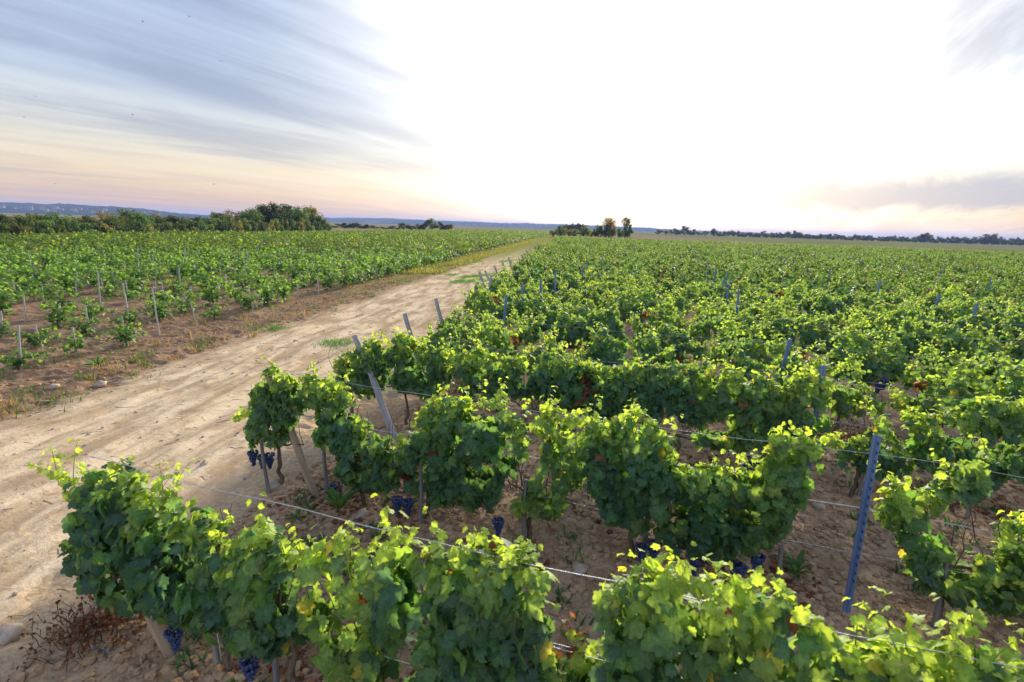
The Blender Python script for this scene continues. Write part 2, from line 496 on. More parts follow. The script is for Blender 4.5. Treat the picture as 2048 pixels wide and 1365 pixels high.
gw = t.math('MAXIMUM', gw, gl)
ed = t.math('ADD', u, t.math('MULTIPLY', t.math('SUBTRACT', n_md, 0.5), 2.2))
c = t.mix(t.math('MULTIPLY', t.rng(ed, -8.4, -9.5), 0.85), c, (0.27, 0.175, 0.105))
c = t.mix(t.math('MULTIPLY', t.rng(ed, -4.9, -4.1), 0.7), c, (0.40, 0.275, 0.165))
c = t.mix(gw, c, (0.22, 0.22, 0.06))
hgt = t.math('ADD', t.math('MULTIPLY', n_st, 0.7), t.math('ADD', t.math('MULTIPLY', n_fi, 0.30), t.math('MULTIPLY', n_md, 0.55)))
finish(t, principled(t, c, 1.0, 0.0, bump(t, hgt, 0.8, 0.05)))
M_TRACK = m

m, t = newmat('wooded_hill')
geo = t.n('ShaderNodeNewGeometry')
P = geo.outputs['Position']
a = t.noise(P, 0.02, 6, 0.65)
c = t.ramp(a, [(0.3, (0.014, 0.026, 0.020)), (0.62, (0.026, 0.042, 0.026)), (0.78, (0.07, 0.065, 0.045))])
finish(t, principled(t, c, 0.95, 0.05))
M_HILL = m
m, t = newmat('far_hill_land')
geo = t.n('ShaderNodeNewGeometry')
a = t.noise(geo.outputs['Position'], 0.004, 6, 0.65)
finish(t, principled(t, t.ramp(a, [(0.35, (0.04, 0.055, 0.035)), (0.55, (0.07, 0.08, 0.045)), (0.68, (0.20, 0.16, 0.11))]), 0.95, 0.0))
M_FARHILL = m

# ------------------------------------------------------------------ ground, track, hills
def axis(fine0, fine1, step, lo, hi, grow=1.09):
    a = list(np.arange(fine0, fine1, step))
    s, x = step, a[-1]
    while x < hi:
        s *= grow; x += s; a.append(x)
    s, x = step, a[0]
    pre = []
    while x > lo:
        s *= grow; x -= s; pre.append(x)
    return np.array(pre[::-1] + a)
gx = axis(-13.5, 8.0, 0.062, -6500, 6500)
gy = axis(1.2, 17.0, 0.062, -900, 6500)
GX, GY = np.meshgrid(gx, gy)
GZ = gh(GX, GY)
nx, ny = len(gx), len(gy)
ii = (np.arange(ny - 1)[:, None] * nx + np.arange(nx - 1)[None, :]).ravel()
gme = mesh_np('ground', np.stack([GX.ravel(), GY.ravel(), GZ.ravel()], 1), np.stack([ii, ii + 1, ii + nx + 1, ii + nx], 1), M_GROUND)
tag(obj('ground', gme), kind='structure')

tu = np.linspace(-10.2, -3.3, 116)
tv = np.concatenate([np.arange(-4, 22, 0.09), 22 + np.cumsum(0.09 * 1.035 ** np.arange(1, 118))])
tv = tv[tv < 330]
TU, TV = np.meshgrid(tu, tv)
edge = 0.55 * sstep(60, 200, TV)
TUs = np.where(TU > -6.7, TU, TU)
tm = track_mask(TU, TV)
TX, TY = xy_of(TUs, TV)
TZ = gh(TX, TY) - 0.10 + 0.128 * sstep(0.0, 0.75, tm) + 0.02 * (vnoise(TX * 6, TY * 6, 12) - 0.5) * (1 - sstep(0.6, 1.0, tm))
TZ = TZ + 0.03 * sstep(30, 120, TV)
nu, nv = len(tu), len(tv)
ii = (np.arange(nv - 1)[:, None] * nu + np.arange(nu - 1)[None, :]).ravel()
tme = mesh_np('dirt_track', np.stack([TX.ravel(), TY.ravel(), TZ.ravel()], 1), np.stack([ii, ii + 1, ii + nu + 1, ii + nu], 1), M_TRACK)
tag(obj('dirt_track', tme), kind='structure')
def surf(x, y):                                  # top of ground or track
    x, y = np.asarray(x, float), np.asarray(y, float)
    uu, vv = uv_of(x, y)
    return gh(x, y) + np.maximum(0.0, -0.10 + 0.128 * sstep(0.0, 0.75, track_mask(uu, vv)))

def hill(name, prof, dist, depth):
    """prof: list of (photo x, ridge line photo y); ridge stands `dist` metres ahead, with a long foot towards the viewer"""
    xs = np.arange(prof[0][0], prof[-1][0] + 1, 5.0)
    ys = np.interp(xs, [p[0] for p in prof], [p[1] for p in prof])
    ts = np.linspace(0, 1, 14)
    V = []
    for j, (x, y) in enumerate(zip(xs, ys)):
        d = ray(x, y)
        b = np.array([d[0], d[1]]) / d[1]
        P = np.array([b[0] * dist, b[1] * dist])
        hz = top_at(P, y)
        for t_ in ts:
            q = P - np.array([b[0], b[1]]) * depth * (1 - t_) if t_ <= 1 else P
            pr = sstep(0, 1, t_) * hz
            nzv = (vnoise(q[0] * 0.010 + 7, q[1] * 0.010, 21) - 0.5) * 10 + (vnoise(q[0] * 0.05, q[1] * 0.05, 22) - 0.5) * 5
            V.append((q[0], q[1], pr + nzv * min(1, hz / 30) * sstep(0.05, 0.5, t_) - 1.0))
        q = P + np.array([b[0], b[1]]) * depth * 0.8
        V.append((q[0], q[1], -2.0))
    m_ = len(ts) + 1
    F = [(i * m_ + j, (i + 1) * m_ + j, (i + 1) * m_ + j + 1, i * m_ + j + 1) for i in range(len(xs) - 1) for j in range(m_ - 1)]
    me = mesh_np(name, np.array(V), np.array(F), M_HILL if name == 'hills' else M_FARHILL)
    tag(obj(name, me), kind='structure')
hill('hills', [(-700, 396), (-300, 398), (0, 406), (80, 408), (150, 410), (230, 414), (300, 420), (360, 427), (430, 432), (560, 440), (640, 444)], 2300, 900)
hill('far_hills', [(180, 428), (350, 430), (500, 433), (640, 436), (800, 438), (900, 443), (1000, 446), (1100, 449), (1200, 452), (1300, 457), (1400, 462), (1500, 465), (1600, 470), (1800, 478), (2000, 486), (2300, 494)], 4300, 1500)

# ------------------------------------------------------------------ leaf shapes
def palmate(fold=0.0, droop=0.2, twist=0.0):
    # outline of a five-lobed, toothed vine leaf; petiole at the origin, tip towards +Y
    half = [(0.0, 0.0), (0.16, -0.13), (0.34, -0.10), (0.37, 0.06), (0.50, 0.16), (0.55, 0.33), (0.42, 0.38), (0.47, 0.55), (0.40, 0.70), (0.24, 0.64), (0.20, 0.80), (0.10, 0.90)]
    pts = half + [(0.0, 1.0)] + [(-x, y) for x, y in half[:0:-1]]
    V = [(x, y, -0.25 * x * x + fold * abs(x) - droop * max(0, y - 0.30) ** 2 * 1.6 + twist * x * (y - 0.3) + 0.05 * math.sin(9 * y + 5 * abs(x) + 20 * twist)) for x, y in pts]
    V.append((0, 0.33, 0.05))
    n_ = len(pts)
    F = [(i, (i + 1) % n_, n_) for i in range(n_)]
    return np.array(V), np.array(F)
LEAF_V = [palmate(*q)[0] for q in ((0.0, 0.2, 0.0), (0.35, 0.5, 0.3), (-0.35, 0.7, -0.3), (0.15, -0.25, 0.6), (0.55, 0.35, -0.5))]
LEAF_F = palmate()[1]
def medium_leaf(fold=0.0, droop=0.0):
    pts = [(0, 0), (0.34, -0.08), (0.54, 0.30), (0.42, 0.42), (0.36, 0.72), (0, 1.0), (-0.36, 0.72), (-0.42, 0.42), (-0.54, 0.30), (-0.34, -0.08)]
    V = [(x, y, -0.25 * x * x + fold * abs(x) - droop * y * y) for x, y in pts] + [(0, 0.35, 0.06)]
    return np.array(V), np.array([(i, (i + 1) % 10, 10) for i in range(10)])
MED_V, MED_F = medium_leaf()
MED_VS = [MED_V, medium_leaf(0.4, 0.3)[0], medium_leaf(-0.3, 0.5)[0]]
FAR_V = np.array([(0, 0, 0), (0.5, 0.35, -0.08), (0, 1.0, -0.05), (-0.5, 0.35, -0.08)])
FAR_F = np.array([(0, 1, 2), (0, 2, 3)])

def in_poly(px_, py_, poly):
    inside = np.zeros(len(px_), bool)
    j = len(poly) - 1
    for i in range(len(poly)):
        xi, yi = poly[i]; xj, yj = poly[j]
        c_ = ((yi > py_) != (yj > py_)) & (px_ < (xj - xi) * (py_ - yi) / (yj - yi + 1e-12) + xi)
        inside ^= c_
        j = i
    return inside
def edge_dist(px_, py_, poly):
    d = np.full(len(px_), 9.0)
    for i in range(len(poly)):
        a, b = np.array(poly[i - 1]), np.array(poly[i])
        ab = b - a
        t_ = np.clip(((px_ - a[0]) * ab[0] + (py_ - a[1]) * ab[1]) / (ab @ ab + 1e-9), 0, 1)
        d = np.minimum(d, np.hypot(px_ - a[0] - t_ * ab[0], py_ - a[1] - t_ * ab[1]))
    return d
def top_of(sx_, poly):                           # height of the canopy outline above each s
    t_ = np.full(len(sx_), -9.0)
    for i in range(len(poly)):
        (x0, y0), (x1, y1) = poly[i - 1], poly[i]
        if abs(x1 - x0) < 1e-6: continue
        k_ = (sx_ - x0) / (x1 - x0)
        ok = (k_ >= 0) & (k_ <= 1)
        t_ = np.where(ok, np.maximum(t_, y0 + k_ * (y1 - y0)), t_)
    return t_
DARK_SHEEN = np.array((0.048, 0.106, 0.080)); MID = np.array((0.074, 0.168, 0.050)); YOUNG_LIT = np.array((0.260, 0.350, 0.066))  # mature green is painted bluer to carry the sheen of the sky
YELL = np.array((0.30, 0.27, 0.05)); RED = np.array((0.15, 0.040, 0.020)); BROWN = np.array((0.20, 0.105, 0.045))
def leaf_colours(r, young, n_, yellow=0.03, red=0.012, P=None):
    yellow, red = yellow * 0.22, red * 0.6
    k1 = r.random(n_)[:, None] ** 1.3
    c_ = DARK_SHEEN + (MID - DARK_SHEEN) * k1
    c_ = c_ + (YOUNG_LIT - c_) * np.clip(young, 0, 1)[:, None]
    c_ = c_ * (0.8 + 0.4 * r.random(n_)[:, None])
    if P is not None and r.random() < red * 14:
        q0 = P[r.integers(0, n_)]
        hit = (np.linalg.norm((P - q0) / np.array([1, 1.5, 1.6]), axis=1) < r.uniform(0.07, 0.15)) & (r.random(n_) < 0.8)
        c_[hit] = (RED * 0.45 + BROWN * 0.25) * (0.5 + r.random((int(hit.sum()), 1)))
    red = red * 0.25
    q = r.random(n_)
    c_[q < yellow] = YELL * (0.7 + 0.5 * r.random())
    c_[q > 1 - red] = RED
    c_[(q > 1 - red * 1.5) & (q <= 1 - red)] = BROWN
    return c_
def foliage(seed, poly, dens, size, half_w, T, TF, yellow=0.03, red=0.012, young=0.0, shoots=10, holes=0.0, shoot_len=(0.12, 0.38), inset=0.0, gain=0.85):
    """leaves filling a canopy whose side outline is `poly` (s, z); local axes x along the row, y across, z up"""
    r = np.random.default_rng(seed)
    A = np.array(poly)
    lo, hi = A.min(0), A.max(0)
    area = 0.5 * abs(sum(A[i - 1][0] * A[i][1] - A[i][0] * A[i - 1][1] for i in range(len(A))))
    N = int(dens * area)
    px_ = r.uniform(lo[0], hi[0], N * 4); pz_ = r.uniform(lo[1], hi[1], N * 4)
    ok = in_poly(px_, pz_, poly)
    ok &= vnoise(px_ * 5 + seed, pz_ * 5, seed) > holes
    if inset: ok &= in_poly(px_, pz_ - inset * (0.5 + r.random(N * 4)), poly)
    px_, pz_ = px_[ok][:N], pz_[ok][:N]
    n_ = len(px_)
    ed = edge_dist(px_, pz_, poly)
    lump = 0.7 + 0.6 * vnoise(px_ * 3.5, pz_ * 3.5 + seed, seed + 3)
    w_ = (0.07 + half_w * np.clip(ed / 0.30, 0, 1) ** 0.7) * lump
    sgn = np.where(r.random(n_) < 0.52, -1.0, 1.0)
    off = sgn * w_ * r.random(n_) ** 0.6
    P = np.stack([px_, off, pz_], 1)
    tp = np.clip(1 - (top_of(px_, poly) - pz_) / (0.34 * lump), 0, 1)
    nrm = np.stack([r.normal(0, 0.45, n_), sgn * (0.85 - 0.5 * tp), 0.40 + 0.6 * tp], 1) + r.normal(0, 0.48, (n_, 3))
    nrm = unit(nrm)
    tip = np.stack([r.normal(0, 0.55, n_), sgn * 0.35 + r.normal(0, 0.25, n_), -0.9 + 0.5 * tp + r.normal(0, 0.3, n_)], 1)
    sz = size * (0.45 + 0.85 * r.random(n_)) * (1 - 0.30 * tp)
    yg = young * (0.4 + 0.9 * r.random(n_)) + gain * tp * (0.25 + 0.75 * r.random(n_)) * (r.random(n_) < 0.66) + 0.30 * (vnoise(px_ * 4, pz_ * 4, seed + 9) > 0.78) * r.random(n_) + 0.20 * (r.random(n_) < 0.08)  # paler towards the top: young leaves, plus backlight painted into their colour
    # young shoots rising out of the top of the canopy
    sp_, sn_, st_, ss_, sy_ = [], [], [], [], []
    canes = []
    for i in range(shoots):
        s0 = r.uniform(lo[0] + 0.04, hi[0] - 0.04)
        z0 = float(top_of(np.array([s0]), poly)[0])
        if z0 < 0: continue
        L = r.uniform(*shoot_len)
        dx, dy = r.normal(0, 0.45), r.normal(0, 0.35)
        p0 = np.array([s0, 0, z0 - 0.10]); pts = [p0]
        m_ = max(4, int(L / 0.020))
        for j in range(m_):
            tt = j / m_
            stp = np.array([dx * (0.6 + tt), dy, 1.0 - 0.9 * tt])
            pts.append(pts[-1] + stp / np.linalg.norm(stp) * (L + 0.1) / m_)
            a_ = r.uniform(0, 6.28)
            o_ = np.array([math.cos(a_), math.sin(a_), r.uniform(-0.1, 0.7)])
            sp_.append(pts[-1] + o_ * r.uniform(0.02, 0.07)); sn_.append(unit(np.array([o_[0] * 0.5, o_[1] * 0.5, 0.8]) + r.normal(0, 0.35, 3)))
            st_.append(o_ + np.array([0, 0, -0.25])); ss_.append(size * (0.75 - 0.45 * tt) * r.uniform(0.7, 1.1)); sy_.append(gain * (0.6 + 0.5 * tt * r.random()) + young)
        canes.append(np.array(pts))
    if sp_:
        P = np.vstack([P, sp_]); nrm = np.vstack([nrm, sn_]); tip = np.vstack([tip, st_]); sz = np.concatenate([sz, ss_]); yg = np.concatenate([yg, sy_])
    Yx = unit(tip - nrm * (tip * nrm).sum(1, keepdims=True))
    Xx = np.cross(Yx, nrm)
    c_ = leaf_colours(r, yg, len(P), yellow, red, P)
    if not isinstance(T, list): T = [T]
    which = r.integers(0, len(T), len(P))
    VV, FF, CC, n0 = [], [], [], 0
    for q in range(len(T)):
        i_ = which == q
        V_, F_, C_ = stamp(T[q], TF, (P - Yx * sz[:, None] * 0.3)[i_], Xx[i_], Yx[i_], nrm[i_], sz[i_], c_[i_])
        VV.append(V_); FF.append(F_ + n0); CC.append(C_); n0 += len(V_)
    return (np.vstack(VV), np.vstack(FF), np.vstack(CC)), canes

def trunk_geo(seed, spread, canes, zc=0.62, foot=(0, 0), r0=0.028):
    """old twisted stem, two arms along the wire and the year's canes, all one woody mesh"""
    r = np.random.default_rng(seed)
    g = Geo()
    pts = [np.array([foot[0], foot[1], -0.05])]
    for i in range(7):
        f_ = (i + 1) / 7
        pts.append(np.array([foot[0] * (1 - f_) + r.normal(0, 0.02), foot[1] * (1 - f_) + r.normal(0, 0.02), zc * f_]))
    g.tube(pts, np.linspace(r0, r0 * 0.62, len(pts)) * (1 + 0.2 * r.random(len(pts))), 7)
    for sgn in (-1, 1):
        q = [pts[-1] - np.array([0, 0, 0.03])]
        for i in range(5):
            q.append(q[-1] + np.array([sgn * spread / 5, r.normal(0, 0.02), r.normal(0.01, 0.02)]))
        g.tube(q, np.linspace(r0 * 0.6, r0 * 0.3, len(q)), 5)
    for i in range(9):
        x0 = r.uniform(-spread, spread)
        q = [np.array([x0, 0, zc])]
        for j in range(5):
            q.append(q[-1] + np.array([r.normal(0, 0.05), r.normal(0, 0.03), r.uniform(0.09, 0.19)]))
        g.tube(q, np.linspace(0.0055, 0.003, len(q)), 4, False)
    return g

# berries
def ico():
    t_ = (1 + 5 ** 0.5) / 2
    V = unit(np.array([(-1, t_, 0), (1, t_, 0), (-1, -t_, 0), (1, -t_, 0), (0, -1, t_), (0, 1, t_), (0, -1, -t_), (0, 1, -t_), (t_, 0, -1), (t_, 0, 1), (-t_, 0, -1), (-t_, 0, 1)], float))
    F = np.array([(0, 11, 5), (0, 5, 1), (0, 1, 7), (0, 7, 10), (0, 10, 11), (1, 5, 9), (5, 11, 4), (11, 10, 2), (10, 7, 6), (7, 1, 8), (3, 9, 4), (3, 4, 2), (3, 2, 6), (3, 6, 8), (3, 8, 9), (4, 9, 5), (2, 4, 11), (6, 2, 10), (8, 6, 7), (9, 8, 1)])
    return V, F
ICO_V, ICO_F = ico()
def ico2():
    V = list(map(tuple, ICO_V)); cache = {}; F = []
    def mid(a, b):
        k_ = (min(a, b), max(a, b))
        if k_ not in cache:
            cache[k_] = len(V)
            V.append(tuple(unit((np.array(V[a]) + np.array(V[b])) / 2)))
        return cache[k_]
    for a, b, c_ in ICO_F:
        ab, bc, ca_ = mid(a, b), mid(b, c_), mid(c_, a)
        F += [(a, ab, ca_), (b, bc, ab), (c_, ca_, bc), (ab, bc, ca_)]
    return np.array(V), np.array(F)
ICO2_V, ICO2_F = ico2()
def axes(n_):
    X_ = np.tile((1.0, 0, 0), (n_, 1)); Y_ = np.tile((0, 1.0, 0), (n_, 1)); Z_ = np.tile((0, 0, 1.0), (n_, 1))
    return X_, Y_, Z_
BUNCH = []
for i in range(3):
    r = np.random.default_rng(40 + i)
    pts = []
    for lv in range(8):
        zz = -lv * 0.021
        rad = 0.045 * (1 - lv / 8.6) ** 0.8 * (0.8 + 0.4 * r.random())
        m_ = max(1, int(rad * 2 * math.pi / 0.021))
        for j in range(m_):
            a_ = 2 * math.pi * (j + 0.5 * (lv % 2)) / m_ + r.normal(0, 0.1)
            pts.append((rad * math.cos(a_), rad * math.sin(a_), zz + r.normal(0, 0.004)))
    pts = np.array(pts)
    V_, F_, _ = stamp(ICO2_V, ICO2_F, pts, *axes(len(pts)), 0.0115 + 0.0025 * r.random(len(pts)))
    BUNCH.append(mesh_np('grape_bunch', V_, F_, M_GRAPE))
def hang_grapes(root, where, seed=0, scale=1.0):
    for i, p in enumerate(where):
        b = obj('grape_bunch', BUNCH[(i + seed) % 3], root, p)
        b.rotation_euler = (0, 0, i * 1.3 + seed)
        b.scale = (scale,) * 3

# ------------------------------------------------------------------ the vines of the three nearest rows, one by one
# (row, foot pixel x on the row line, [outline in photo pixels], density, half width, yellow share, youth, shoots, grapes as pixels, label)
HERO = [
 (1, -2.98, [(80, 915), (120, 926), (180, 925), (225, 898), (262, 930), (285, 985), (345, 960), (400, 1000), (445, 1060), (475, 1100), (475, 1255), (420, 1240), (330, 1222), (250, 1190), (170, 1120), (140, 1060), (168, 1000), (150, 955)],
  520, 0.20, 0.02, 0.0, 10, [(372, 1245)], 'dark green grapevine at the track end of the front row, over its leaning post'),
 (1, -2.35, [(462, 1075), (505, 1022), (550, 1045), (585, 1090), (605, 1150), (600, 1290), (560, 1330), (500, 1300), (462, 1265)],
  520, 0.18, 0.03, 0.05, 7, [(520, 1300)], 'narrow upright grapevine second from the track in the front row'),
 (1, -1.72, [(612, 1090), (660, 1055), (690, 1090), (735, 1100), (765, 1130), (760, 1220), (750, 1310), (700, 1340), (640, 1280), (605, 1190)],
  330, 0.14, 0.10, 0.42, 8, [], 'thin yellow-green grapevine in the front row with soil showing through it'),
 (1, -0.95, [(752, 1075), (810, 1030), (860, 1055), (920, 1075), (990, 1062), (1050, 1080), (1105, 1115), (1085, 1210), (1110, 1290), (1090, 1430), (700, 1430), (690, 1340), (762, 1240)],
  560, 0.24, 0.04, 0.05, 12, [], 'broad bushy grapevine in the front row just before the bare soil gap'),
 (1, 0.05, [(1205, 1165), (1260, 1120), (1320, 1100), (1400, 1120), (1440, 1170), (1450, 1430), (1100, 1430), (1105, 1290), (1200, 1240)],
  560, 0.24, 0.05, 0.10, 10, [], 'large-leaved grapevine in the front row just past the bare soil gap'),
 (1, 0.72, [(1430, 1185), (1500, 1162), (1560, 1170), (1630, 1200), (1705, 1255), (1730, 1450), (1430, 1450)],
  520, 0.22, 0.05, 0.10, 9, [], 'front row grapevine whose yellow tips touch the wire left of the steel post'),
 (1, 1.25, [(1695, 1268), (1770, 1262), (1850, 1235), (1900, 1250), (1940, 1300), (1960, 1480), (1720, 1480)],
  520, 0.22, 0.05, 0.08, 8, [], 'front row grapevine below the foot of the blue steel post'),
 (1, 1.75, [(1915, 1285), (2010, 1280), (2120, 1300), (2220, 1340), (2240, 1560), (1960, 1520)],
  480, 0.22, 0.03, 0.0, 6, [], 'last visible grapevine of the front row, in the lower right corner'),
 (2, -4.62, [(460, 828), (505, 808), (512, 765), (540, 720), (562, 740), (622, 742), (632, 790), (600, 830), (572, 880), (548, 898), (505, 890), (496, 850)],
  640, 0.18, 0.03, 0.10, 8, [(518, 905), (536, 912), (550, 910)], 'end grapevine arching over a pale leaning post with three blue grape bunches'),
 (2, -3.35, [(612, 742), (660, 755), (698, 788), (718, 830), (765, 850), (780, 885), (800, 930), (800, 968), (760, 978), (705, 968), (678, 940), (648, 900), (634, 850), (618, 800)],
  640, 0.20, 0.03, 0.05, 7, [(675, 968)], 'slanting grapevine above the dock weed in the second row'),
 (2, -2.5, [(788, 890), (815, 850), (850, 798), (905, 785), (950, 798), (1000, 788), (1042, 830), (1062, 880), (1050, 935), (1002, 962), (995, 1010), (940, 1005), (890, 1040), (860, 1032), (850, 982), (800, 962)],
  620, 0.24, 0.03, 0.06, 12, [(803, 990), (824, 992)], 'round bushy second row grapevine with two blue bunches low beside its stake'),
 (2, -1.25, [(1062, 830), (1100, 805), (1160, 830), (1180, 900), (1150, 985), (1105, 1040), (1040, 1035), (1020, 1000), (1085, 930), (1088, 880)],
  420, 0.15, 0.05, 0.30, 8, [(1003, 1030)], 'sparse light green second row grapevine with drooping lower leaves'),
 (2, -0.15, [(1150, 845), (1200, 822), (1310, 825), (1335, 870), (1355, 905), (1420, 915), (1500, 920), (1490, 1000), (1500, 1085), (1450, 1122), (1380, 1122), (1280, 1062), (1210, 1022), (1170, 955)],
  640, 0.28, 0.03, 0.02, 12, [(1285, 1085), (1310, 1080), (1390, 1110)], 'widest dark grapevine in the middle of the second row'),
 (2, 0.75, [(1440, 935), (1530, 908), (1545, 845), (1610, 858), (1655, 900), (1628, 960), (1595, 1015), (1562, 1075), (1500, 1105), (1440, 1105)],
  600, 0.22, 0.06, 0.20, 9, [(1470, 1120), (1512, 1105), (1475, 1145)], 'second row grapevine rising to yellow tips left of the short bare stake'),
 (2, 2.55, [(1740, 1040), (1785, 962), (1850, 962), (1900, 930), (1940, 888), (1988, 882), (1982, 930), (1950, 985), (1900, 1002), (1850, 1022), (1828, 1075), (1900, 1062), (1960, 1100), (2042, 1120), (2062, 1205), (1980, 1218), (1880, 1195), (1830, 1155), (1808, 1100)],
  520, 0.20, 0.04, 0.12, 10, [], 'leggy grapevine right of the blue steel post with one raised arm'),
 (2, 3.35, [(1985, 1032), (2050, 1030), (2200, 1050), (2220, 1260), (2050, 1240), (2020, 1130)],
  520, 0.22, 0.03, 0.05, 7, [], 'second row grapevine cut by the right edge beyond the leggy vine'),
 (3, -5.15, [(672, 722), (700, 698), (755, 672), (778, 708), (776, 770), (742, 802), (702, 792), (678, 760)],
  680, 0.22, 0.03, 0.05, 6, [], 'round end grapevine beneath the tall grey leaning post of the third row'),
 (3, -4.1, [(768, 690), (800, 662), (850, 690), (892, 700), (906, 750), (888, 792), (830, 802), (788, 770)],
  680, 0.22, 0.03, 0.05, 7, [], 'second grapevine from the track in the third row'),
 (3, -3.1, [(895, 710), (950, 692), (1005, 710), (1012, 775), (990, 802), (930, 792)],
  640, 0.22, 0.03, 0.10, 7, [], 'third grapevine from the track in the third row'),
 (3, -2.0, [(1000, 715), (1100, 704), (1180, 718), (1204, 800), (1160, 832), (1080, 802), (1000, 792)],
  680, 0.25, 0.03, 0.0, 9, [], 'dense blue-green fourth grapevine from the track in the third row'),
 (3, -0.85, [(1170, 730), (1300, 728), (1392, 718), (1412, 830), (1402, 892), (1280, 862), (1178, 832)],
  680, 0.27, 0.02, 0.0, 11, [(1500, 915)], 'deep leafy third row grapevine behind the widest dark vine'),
 (3, 0.3, [(1388, 740), (1440, 738), (1500, 732), (1562, 768), (1572, 882), (1480, 902), (1400, 892)],
  660, 0.25, 0.10, 0.15, 9, [(1492, 918), (1512, 912)], 'yellowing third row grapevine hiding half a steel post'),
 (3, 1.45, [(1550, 780), (1600, 748), (1652, 742), (1668, 800), (1645, 900), (1640, 925), (1540, 912)],
  660, 0.24, 0.05, 0.15, 8, [], 'third row grapevine before the gap, with a blue steel post rising through it'),
 (3, 2.55, [(1648, 885), (1740, 870), (1752, 822), (1775, 815), (1780, 872), (1822, 882), (1832, 952), (1750, 962), (1680, 935)],
  480, 0.20, 0.03, 0.05, 5, [], 'low stunted grapevine with a single upright shoot past the third row gap'),
 (3, 3.7, [(1800, 830), (1900, 822), (1962, 790), (2052, 800), (2060, 965), (1950, 985), (1835, 935)],
  620, 0.26, 0.04, 0.08, 9, [], 'wide dark third row grapevine beyond the stunted vine'),
 (3, 4.9, [(2045, 800), (2200, 815), (2240, 1000), (2050, 970)],
  560, 0.24, 0.03, 0.0, 6, [], 'third row grapevine cut by the right edge of the view'),
]
G_ROW = 'grapevines along the trellis rows'
for i, (row, s0, px_poly, dens, hw, yel, yng, nsh, grapes, label) in enumerate(HERO):
    base = row_pt(row, s0)
    base[2] = float(gh(base[0], base[1]))
    poly = []
    for (x_, y_) in px_poly:
        s_, z_ = on_row(row, x_, y_)
        poly.append((s_ - s0, max(z_ - (0.10, 0.06, 0.03)[row - 1], 0.20) - base[2]))
    root = empty('grapevine', base, TR_A)
    tag(root, label, 'grapevine', G_ROW)
    size = 0.125 if row == 1 else 0.12
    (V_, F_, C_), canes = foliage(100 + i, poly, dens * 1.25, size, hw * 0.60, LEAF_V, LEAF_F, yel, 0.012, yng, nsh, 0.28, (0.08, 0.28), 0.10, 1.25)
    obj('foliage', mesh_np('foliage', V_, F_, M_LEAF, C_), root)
    xs_ = [p[0] for p in poly]
    obj('trunk', trunk_geo(300 + i, min(0.55, 0.3 * (max(xs_) - min(xs_))), canes, 0.60).mesh('trunk', M_BARK), root)
    for cn in canes:
        g = Geo()
        g.tube(cn, np.linspace(0.004, 0.0018, len(cn)), 4, False)
        obj('shoot', g.mesh('shoot', M_SHOOT), root)
    hang_grapes(root, [(on_row(row, gx_, gy_)[0] - s0, -0.10, max(0.25, on_row(row, gx_, gy_)[1])) for gx_, gy_ in grapes], i, 1.15)

# ------------------------------------------------------------------ farther trellised vines
def generic_poly(seed, wid=0.85, top=(1.00, 1.56), bot=(0.30, 0.62)):
    r = np.random.default_rng(seed)
    xs_ = np.linspace(-wid, wid, 8)
    t_ = [(x, r.uniform(*top) - 0.30 * (abs(x) / wid) ** 3) for x in xs_]
    b_ = [(x, r.uniform(*bot) + 0.25 * (abs(x) / wid) ** 2) for x in xs_[::-1]]
    return t_ + b_
VAR = []
for i in range(10):
    poly = generic_poly(500 + i, [0.85, 0.72, 0.9, 0.8, 0.66][i % 5])
    yel = [0.03, 0.04, 0.10, 0.03, 0.06][i % 5]
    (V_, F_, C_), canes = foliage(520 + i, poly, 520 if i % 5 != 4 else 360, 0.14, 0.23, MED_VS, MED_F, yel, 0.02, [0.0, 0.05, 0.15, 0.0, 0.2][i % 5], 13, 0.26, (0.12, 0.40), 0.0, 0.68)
    VAR.append((mesh_np('foliage', V_, F_, M_LEAF, C_), trunk_geo(540 + i, 0.5, canes, 0.6).mesh('trunk', M_BARK)))
ORD = 'first second third fourth fifth sixth seventh eighth ninth tenth eleventh twelfth thirteenth fourteenth fifteenth sixteenth seventeenth eighteenth nineteenth'.split()
TENS = {20: 'twenty', 30: 'thirty', 40: 'forty', 50: 'fifty', 60: 'sixty'}
TENTH = {20: 'twentieth', 30: 'thirtieth', 40: 'fortieth', 50: 'fiftieth', 60: 'sixtieth'}
def ordinal(n_):
    if n_ < 20: return ORD[n_ - 1]
    a, b = n_ // 10 * 10, n_ % 10
    return TENTH[a] if b == 0 else TENS[a] + '-' + ORD[b - 1]
def vis(P, margin=80):
    v_ = np.array([P[0], P[1], P[2] - CAM_H])
    d_ = v_ @ _F
    if d_ < 0.3: return False
    x_, y_ = CX + FPX * (v_ @ _R) / d_, CY - FPX * (v_ @ _U) / d_
    return -margin < x_ < 2048 + margin and y_ < 1365 + margin
FAR_SETS = []
for i in range(8):
    poly = generic_poly(700 + i, 0.85)
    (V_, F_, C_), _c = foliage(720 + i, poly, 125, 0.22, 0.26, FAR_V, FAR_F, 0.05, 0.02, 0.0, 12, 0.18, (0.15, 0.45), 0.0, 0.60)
    FAR_SETS.append((V_, F_, C_))
